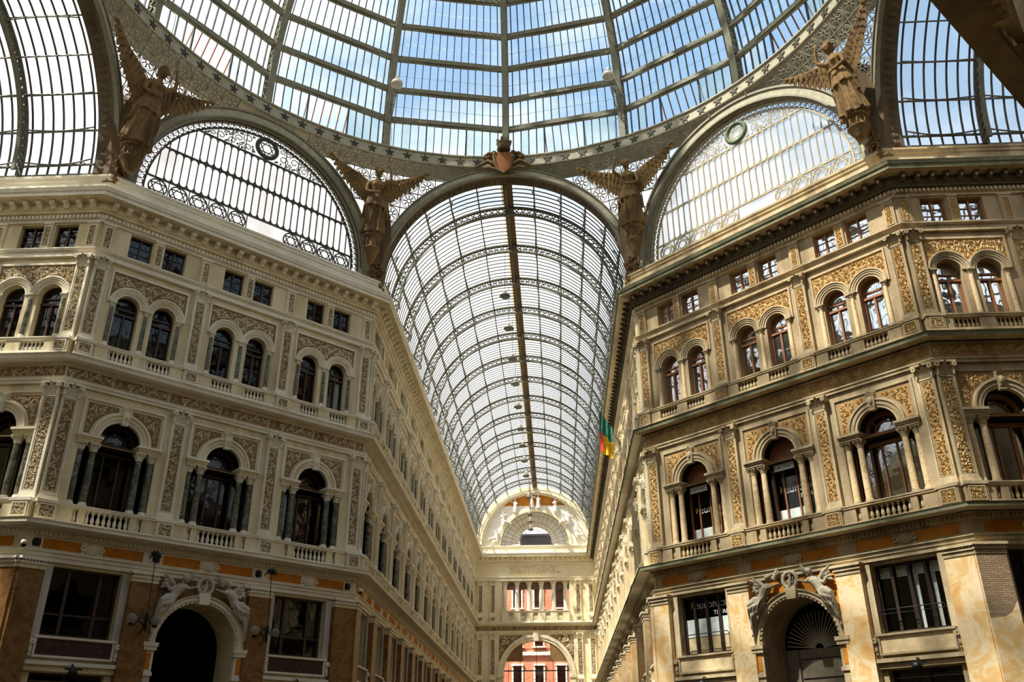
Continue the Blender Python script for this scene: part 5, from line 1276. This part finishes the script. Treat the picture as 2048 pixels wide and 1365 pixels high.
# ------------------------------------------------------------------ lamps
def pendant(z_top, z):
    c = MB(); c.tube([(0, 0, z_top), (0, 0, z + .45)], .02, 'cable', 5)
    cap = MB(); cap.lathe([(.04, z + .5), (.1, z + .46), (.13, z + .3), (.1, z + .26)], 0, 0, 12, 'lamp_white')
    sh = MB(); sh.lathe([(.1, z + .28), (.16, z + .2), (.34, z + .04), (.38, z - .05), (.36, z - .06), (.3, z + .02), (.1, z + .2)], 0, 0, 18, 'lamp_grey', cap=False)
    gl = MB(); gl.lathe([(.3, z - .03), (.26, z - .14), (.12, z - .2), (.02, z - .21)], 0, 0, 14, 'globe_glass', cap=False)
    return ('pendant_lamp', None, [('cord', c, []), ('cap', cap, []), ('shade', sh, []), ('bulb_globe', gl, [])])
for k, (y, z) in enumerate(((25.94, 30), (30.73, 30), (35.92, 30), (40.79, 30), (45.85, 30), (51.33, 30), (56.07, 30), (60.69, 30), (65.77, 30), (74.05, 30), (77.5, 28.9), (78.9, 28.4), (80.2, 27.8))):
    place(pendant(ZV + 6.8, z), Matrix.Translation((-.42, y, 0)), z - .2, 'bell-shaped pendant lamp, %s from the crossing under the long gallery roof' % ORD[k], 'lamp', 'gallery pendant lamps')
def bracket():
    a = MB(); P0 = Vector((0, -.1, -1.6)); P1 = Vector((0, -2.0, .25)); Pm = Vector((0, -.1, -.2))
    for sx in (-.12, .12):
        o = Vector((sx, 0, 0)); a.bar(P0 + o, P1 + o, .05, .07, 'iron'); a.bar(Pm + o, P1 + o + Vector((0, 0, .1)), .05, .07, 'iron')
        for t in range(5): a.bar((P0.lerp(P1, t / 5)) + o, (Pm.lerp(P1, (t + .6) / 5)) + o, .03, .03, 'iron')
    for t in range(6): a.bar(P0.lerp(P1, t / 5) + Vector((-.12, 0, 0)), P0.lerp(P1, t / 5) + Vector((.12, 0, 0)), .03, .03, 'iron')
    c = MB(); c.lathe([(.05, .45), (.13, .36), (.16, .15), (.12, .1)], 0, -2.0, 12, 'lamp_white')
    sh = MB(); sh.lathe([(.12, .12), (.22, .05), (.36, -.1), (.36, -.28), (.3, -.32), (.02, -.34)], 0, -2.0, 18, 'lamp_white')
    return ('bracket_lamp', None, [('bracket_arm', a, []), ('cap', c, []), ('shade', sh, [])])
BL = bracket()
for az, nm in ((-22.5, 'left of the middle rib'), (22.5, 'right of the middle rib'), (-67.5, 'at the far upper left'), (67.5, 'at the far upper right')):
    a = math.radians(az); r = 18.65
    place(BL, Matrix.Translation((r * sin(a), r * cos(a), 39.2)) @ Matrix.Rotation(-a, 4, 'Z'), 0, 'lamp on a lattice bracket of the dome rib ' + nm, 'lamp', 'dome bracket lamps')
    c = MB(); c.tube([(r * sin(a), r * cos(a), 37.6), (17.3 * sin(a), 17.3 * cos(a), 36.), (17.3 * sin(a), 17.3 * cos(a), 33.6)], .016, 'cable', 4)
    single('cable', c, 'thin cable hanging from the dome rib ' + nm, 'cable', 'dome cables')
# wrought-iron lanterns on the left facade
def lantern():
    h = MB(); z = 6.9
    h.lathe([(.02, z - .35), (.07, z - .2), (.05, z - .05), (.09, z + .05), (.06, z + .18), (.09, z + .28), (.03, z + .4)], 0, -.9, 10, 'black')
    h.tube([(0, -.34, z + .1), (0, -.6, z - .1), (0, -.9, z)], .03, 'black', 6); h.tube([(0, -.34, z - .35), (0, -.55, z - .3), (0, -.72, z - .05), (0, -.55, z + .05)], .025, 'black', 6)
    ch = [('hub', h, [])]
    for sx, ex in ((-1, .62), (1, .34)):
        a = MB(); a.tube([(0, -.9, z + .1), (sx * .18, -.95, z + .24), (sx * ex * .6, -1.0, z + .05), (sx * ex * .8, -1.0, z - .2), (sx * ex, -1.0, z - .14)], .025, 'black', 6)
        a.tube([(sx * .2 + .1 * cos(i * .7), -.95, z + .05 + .1 * sin(i * .7)) for i in range(8)], .02, 'black', 5); a.lathe([(.03, z - .2), (.09, z - .14), (.1, z - .1)], sx * ex, -1.0, 8, 'black')
        g = MB(); ball(g, sx * ex, -1.0, z + .08, .19, .19, .2, 'globe_glass', 14); ch.append(('arm', a, [('globe', g, [], 'white glass globe')]))
    r = MB(); r.tube([(0, -.9, z + .4), (0, -.75, 9.4)], .018, 'black', 5); ch.append(('rod', r, []))
    f = MB()
    for k in range(7): t = pi * k / 6; f.tube([(0, -.7, 9.5), (.16 * cos(t), -.78, 9.5 + .16 * sin(t)), (.26 * cos(t), -.74, 9.52 + .26 * sin(t))], [.03, .045, .015], 'black', 5)
    f.tube([(0, -.1, 9.54), (0, -.45, 9.7), (0, -.75, 9.45)], .03, 'black', 6); ch.append(('flower_bracket', f, []))
    return ('wall_lantern', None, ch)
LN = lantern()
for u, nm in ((4.75, 'left of the portal'), (9.98, 'right of the portal')): place(LN, shift(M_LD, u), 6.5, 'wrought-iron lantern with white globes on the left facade, ' + nm, 'lantern', 'wall lanterns')
for k, u in enumerate(PU):
    f = MB(); frame_rect(f, -.22, .22, 9.3, 9.78, .06, .05, .12, 'trimL'); d = MB(); d.lathe([(.01, 0), (.12, .03), (.15, .1), (.16, .16)], 0, 0, 14, 'black'); d.v = [(x, -.05 - (.16 - z), 9.54 + y) for x, y, z in d.v]
    place(('round_vent', f, [('grille', d, [])]), shift(M_LD, u), 9.3, 'dark round vent in a square frame, %s along the left frieze' % ORD[k], 'vent', 'frieze vents')
def camera_mb():
    b = MB(); b.lathe([(.09, .1), (.12, .06), (.12, -.02), (.1, -.06)], 0, -.3, 12, 'lamp_white'); d = MB(); d.lathe([(.1, -.04), (.09, -.12), (.04, -.17), (.01, -.18)], 0, -.3, 12, 'black'); a = MB(); a.tube([(0, 0, .12), (0, -.2, .16), (0, -.3, .1)], .03, 'lamp_white', 6)
    return ('security_camera', b, [('dome_cover', d, []), ('arm', a, [])])
CAMT = camera_mb()
for M, u, nm in ((M_LD, -.16, 'at the left corner of the left facade'), (M_LD, DL + .12, 'at the right corner of the left facade')):
    place(CAMT, shift(M, u) @ Matrix.Translation((0, -.22, 9.36)), 0, 'small dome security camera ' + nm, 'camera', 'security cameras')
def shop_spot():
    b = MB(); b.lathe([(.1, 0), (.16, -.06), (.18, -.2), (.05, -.22)], 0, -.55, 10, 'black'); a = MB(); a.tube([(0, -.1, .12), (0, -.4, .16), (0, -.55, .02)], .03, 'black', 6); w = MB(); w.box(-.3, .3, -.6, -.5, -.04, .02, 'black')
    return ('spotlight', b, [('arm', a, []), ('cross_bar', w, [])])
SP_ = shop_spot()
for M, c, nm in ((M_LD, BCL[0], 'left bay of the left facade'), (M_LD, BCL[2], 'right bay of the left facade'), (M_RD, BCL[0], 'left bay of the right facade'), (M_RD, BCL[2], 'right bay of the right facade')):
    place(SP_, shift(M, c) @ Matrix.Translation((0, 0, 5.05)), 0, 'black spotlight over the shop window, ' + nm, 'spotlight', 'shop spotlights')
# flag on the right wall of the gallery
fp = MB(); fp.tube([(7.25, 33.4, 22.0), (5.7, 33.4, 24.9)], .03, 'lamp_grey', 6)
def cloth(u0, u1, v0, v1, m, n=16):
    c = MB(); vs = []
    P = lambda u, v: Vector((5.85 + .85 * u + .12 * sin(u * 16) * .4, 33.4 - .5 * u + .14 * sin(u * 17 + 2 * v), 24.6 - 1.55 * u - 3.0 * v * (1 - .22 * u)))
    for i in range(n + 1):
        for j in range(5): vs.append(P(u0 + (u1 - u0) * i / n, v0 + (v1 - v0) * j / 4))
    c.add(vs, [(i * 5 + j, i * 5 + j + 1, i * 5 + j + 6, i * 5 + j + 5) for i in range(n) for j in range(4)], m, True); return c
place(('flag', None, [('pole', fp, []), ('green_band', cloth(0, 1, 0, .5, 'flag_green'), []), ('yellow_band', cloth(.28, 1, .5, 1, 'flag_yellow'), []), ('red_band', cloth(0, .28, .5, 1, 'flag_red'), [])]), Matrix.Identity(4), 21.6, 'green, yellow and red flag hanging from the right gallery wall', 'flag')

# ------------------------------------------------------------------ writing
def text(s, size, M, m, parent, name='lettering', align='LEFT', sx=1.):
    cu = bpy.data.curves.new(name, 'FONT'); cu.body = s; cu.size = size; cu.extrude = .006; cu.align_x = align; cu.align_y = 'BOTTOM_BASELINE'; cu.materials.append(MATS[m])
    t_ = bpy.data.objects.new(name, cu); C.objects.link(t_); bpy.context.view_layer.update()
    me = bpy.data.meshes.new_from_object(t_.evaluated_get(bpy.context.evaluated_depsgraph_get())); bpy.data.objects.remove(t_); me.name = name
    o = bpy.data.objects.new(name, me); C.objects.link(o); o.parent = parent
    o.matrix_world = M @ Matrix.Rotation(pi / 2, 4, 'X') @ Matrix.Diagonal((sx, 1, 1, 1)); return o
def on(M, u, p, z): return M @ Matrix.Translation((u, -p, z))
bpy.context.view_layer.update()
for k in (0, 1):
    b = MB(); c = BC[k]; b.pb(c - .5, c + .5, -.4, -.3, 13.5, 13.8, 'white_board'); fr = MB(); frame_rect(fr, c - .53, c + .53, 13.47, 13.83, .03, -.4, -.28, 'black'); fr.bar((c - .5, .35, 13.83), (c - .85, .35, 13.9), .03, .03, 'black'); fr.bar((c + .5, .35, 13.83), (c + .85, .35, 13.9), .03, .03, 'black')
    o = place(('shop_sign', b, [('frame', fr, [])]), M_RD, 13.5, 'white shop-name sign in the head of the %s large window, right facade' % ('left' if k == 0 else 'middle'), 'sign', 'shop signs')
    bpy.context.view_layer.update(); text('EURONICS', .23, on(M_RD, c, -.295, 13.57), 'black', o, 'lettering', 'CENTER')
def shop_letters(u, z, p, size, tz, tu, tsize, label):
    o = link('window_lettering', None); o.matrix_world = on(M_RD, u, p, z); bpy.context.view_layer.update()
    tag(o, label, 'lettering')
    text('euronics', size, on(M_RD, u, p, z), 'white_letter', o, 'shop_name'); text('TUFANO', tsize, on(M_RD, tu, p, tz), 'white_letter', o, 'second_line')
    st = MB()
    for k in range(4): st.bar((-.2, 0, .06 + k * .08), (-.06 - .05 * abs(k - 1.5), 0, .1 + k * .07), .03, .045, 'yellow_letter', (0, 1, 0))
    link('yellow_mark', st.mesh('yellow_mark'), o)
shop_letters(2.3, 12.6, -.765, .5, 12.28, 3.0, .26, 'white two-line shop lettering inside the left large window, right facade')
shop_letters(6.93, 12.6, -.765, .5, 12.28, 7.65, .26, 'white two-line shop lettering inside the middle large window, right facade')
shop_letters(1.78, 8.2, -.4, .5, 7.86, 2.78, .27, 'white two-line shop lettering on the mezzanine window, right facade')
bpy.context.view_layer.update()
for k in (0, 2):
    o = next(o for o in bpy.data.objects if o.name.startswith('signboard') and o.get('group', '').endswith(wl) and BN[k] in o['label'])
    text('BARBARO', .44, on(M_LD, BCL[k], .145, 5.6), 'maroon_letter', o, 'lettering', 'CENTER', 1.25)

# ------------------------------------------------------------------ street and buildings outside the end wall
by = A + L + 16.
b = MB(); wn = []
b.box(-16, 16, by, by + 10, 0, 29, 'pink_plaster')
for z in (5.2, 10.2, 15.4, 20.4, 25.6): b.box(-16, 16, by - .3, by, z, z + .45, 'trimF')
for i in range(-4, 5):
    for z in (1.2, 6.4, 11.6, 16.6, 21.6):
        x = i * 2.9; q_ = MB(); q_.box(x - .55, x + .55, by - .05, by + .02, z, z + 2.5, 'pane_dark'); wn.append(('window', q_, [])); b.box(x - .8, x + .8, by - .22, by - .02, z + 2.5, z + 2.75, 'trimF'); b.box(x - .75, x - .55, by - .12, by, z, z + 2.5, 'trimF'); b.box(x + .55, x + .75, by - .12, by, z, z + 2.5, 'trimF'); b.box(x - .9, x + .9, by - .5, by - .02, z - .25, z - .1, 'trimF'); b.box(x - .9, x + .9, by - .5, by - .46, z + .7, z + .75, 'black')
place(('building', b, wn), Matrix.Identity(4), 0, 'pink plastered house seen through the end arch and colonnade', 'building')
b = MB(); b.box(-2.4, 1.9, by + 4, by + 9.9, 29, 32.3, 'black'); b.box(-2.8, 2.3, by + 3.6, by + 9.9, 32.3, 32.6, 'black')
place(('building', b, []), Matrix.Identity(4), 29, 'dark roof storey showing through the fan window of the end wall', 'building')
g = MB(); y = A + L + .65
for x in (-3.3, -1.9, 0, 1.9, 3.3): g.bar((x, y, 0), (x, y, 15.2), .05, .05, 'black')
for z in (12.0, 14.4, 9.6, 7.2): g.bar((-3.85, y, z), (3.85, y, z), .05, .12 if z == 12.0 else .06, 'black')
for z in (9.6, 12.0): g.bar((-3.3, y, z), (0, y, z + 2.3), .03, .03, 'black'); g.bar((3.3, y, z), (0, y, z + 2.3), .03, .03, 'black')
single('iron_grille', g, 'thin black iron grille filling the end archway', 'grille')
mb = MB(); mb.quad((-60, A + L, -.02), (60, A + L, -.02), (60, 200, -.02), (-60, 200, -.02), 'roofing'); single('street', mb, 'grey street beyond the end arch', 'street', None, 'structure')

# ------------------------------------------------------------------ sky, sun, camera
w = bpy.data.worlds.new('sky'); sc.world = w; w.use_nodes = True; t = w.node_tree; t.nodes.clear()
out = t.nodes.new('ShaderNodeOutputWorld'); bg = t.nodes.new('ShaderNodeBackground')
tc = t.nodes.new('ShaderNodeTexCoord'); sep = t.nodes.new('ShaderNodeSeparateXYZ'); t.links.new(tc.outputs['Generated'], sep.inputs[0])
blue = ramp(t, sep.outputs[2], [(.0, (1., 1., 1.)), (.42, (.74, .9, 1.06)), (.6, (.50, .76, 1.06)), (.9, (.32, .58, 1.))])
mp = N(t, 'ShaderNodeMapping'); mp.inputs['Scale'].default_value = (1, 1, 1.9); mp.inputs['Location'].default_value = SKY_OFF
cn = N(t, 'ShaderNodeTexNoise', i_Scale=2.3, i_Detail=7., i_Roughness=.55, i_Distortion=.3)
t.links.new(tc.outputs['Generated'], mp.inputs[0]); t.links.new(mp.outputs[0], cn.inputs['Vector'])
# more cloud low down and on the west side
a1 = N(t, 'ShaderNodeMath', operation='MULTIPLY_ADD'); a1.inputs[1].default_value = -.55; a1.inputs[2].default_value = .40; t.links.new(sep.outputs[2], a1.inputs[0])
a2 = N(t, 'ShaderNodeMath', operation='MULTIPLY_ADD'); a2.inputs[1].default_value = -.20; t.links.new(sep.outputs[0], a2.inputs[0]); t.links.new(a1.outputs[0], a2.inputs[2])
a3 = N(t, 'ShaderNodeMath', operation='ADD'); t.links.new(cn.outputs[0], a3.inputs[0]); t.links.new(a2.outputs[0], a3.inputs[1])
cl = ramp(t, a3.outputs[0], [(.50, (0, 0, 0)), (.66, (1, 1, 1))])
mx = N(t, 'ShaderNodeMix', data_type='RGBA'); mx.inputs[7].default_value = (1.7, 1.7, 1.68, 1); t.links.new(cl, mx.inputs[0]); t.links.new(blue, mx.inputs[6])
t.links.new(mx.outputs[2], bg.inputs[0]); bg.inputs[1].default_value = SKY_STR; t.links.new(bg.outputs[0], out.inputs[0])
sd = bpy.data.lights.new('sun', 'SUN'); sd.energy = SUN_STR; sd.angle = math.radians(1.2); sd.color = (1, .93, .80)
so = bpy.data.objects.new('sun', sd); C.objects.link(so); d = -Vector(SUN_DIR); so.rotation_euler = d.to_track_quat('-Z', 'Y').to_euler(); so.location = (-30, -20, 70)
cam = bpy.data.cameras.new('camera'); co_ = bpy.data.objects.new('camera', cam); C.objects.link(co_); sc.camera = co_
cam.sensor_width = 36.; cam.lens = 1760.92 / 2048 * 36.; cam.clip_end = 600
yaw, pitch, roll = -.04850, .45409, -.00324
fw = Vector((sin(yaw) * cos(pitch), cos(yaw) * cos(pitch), sin(pitch))); rt = Vector((cos(yaw), -sin(yaw), 0)); up = rt.cross(fw)
r2 = rt * cos(roll) + up * sin(roll); u2 = up * cos(roll) - rt * sin(roll)
co_.matrix_world = Matrix(((r2.x, u2.x, -fw.x, 2.5234), (r2.y, u2.y, -fw.y, -25.2938), (r2.z, u2.z, -fw.z, 1.6), (0, 0, 0, 1)))
sc.view_settings.view_transform = 'Standard'; sc.view_settings.look = 'None'; sc.view_settings.exposure = EXPOSURE; sc.view_settings.gamma = 1.
sc.cycles.max_bounces = 8; sc.cycles.diffuse_bounces = 4; sc.cycles.glossy_bounces = 3; sc.cycles.transparent_max_bounces = 24; sc.cycles.transmission_bounces = 4
sc.cycles.use_denoising = True; sc.cycles.sample_clamp_indirect = 8.; sc.cycles.caustics_reflective = False; sc.cycles.caustics_refractive = False
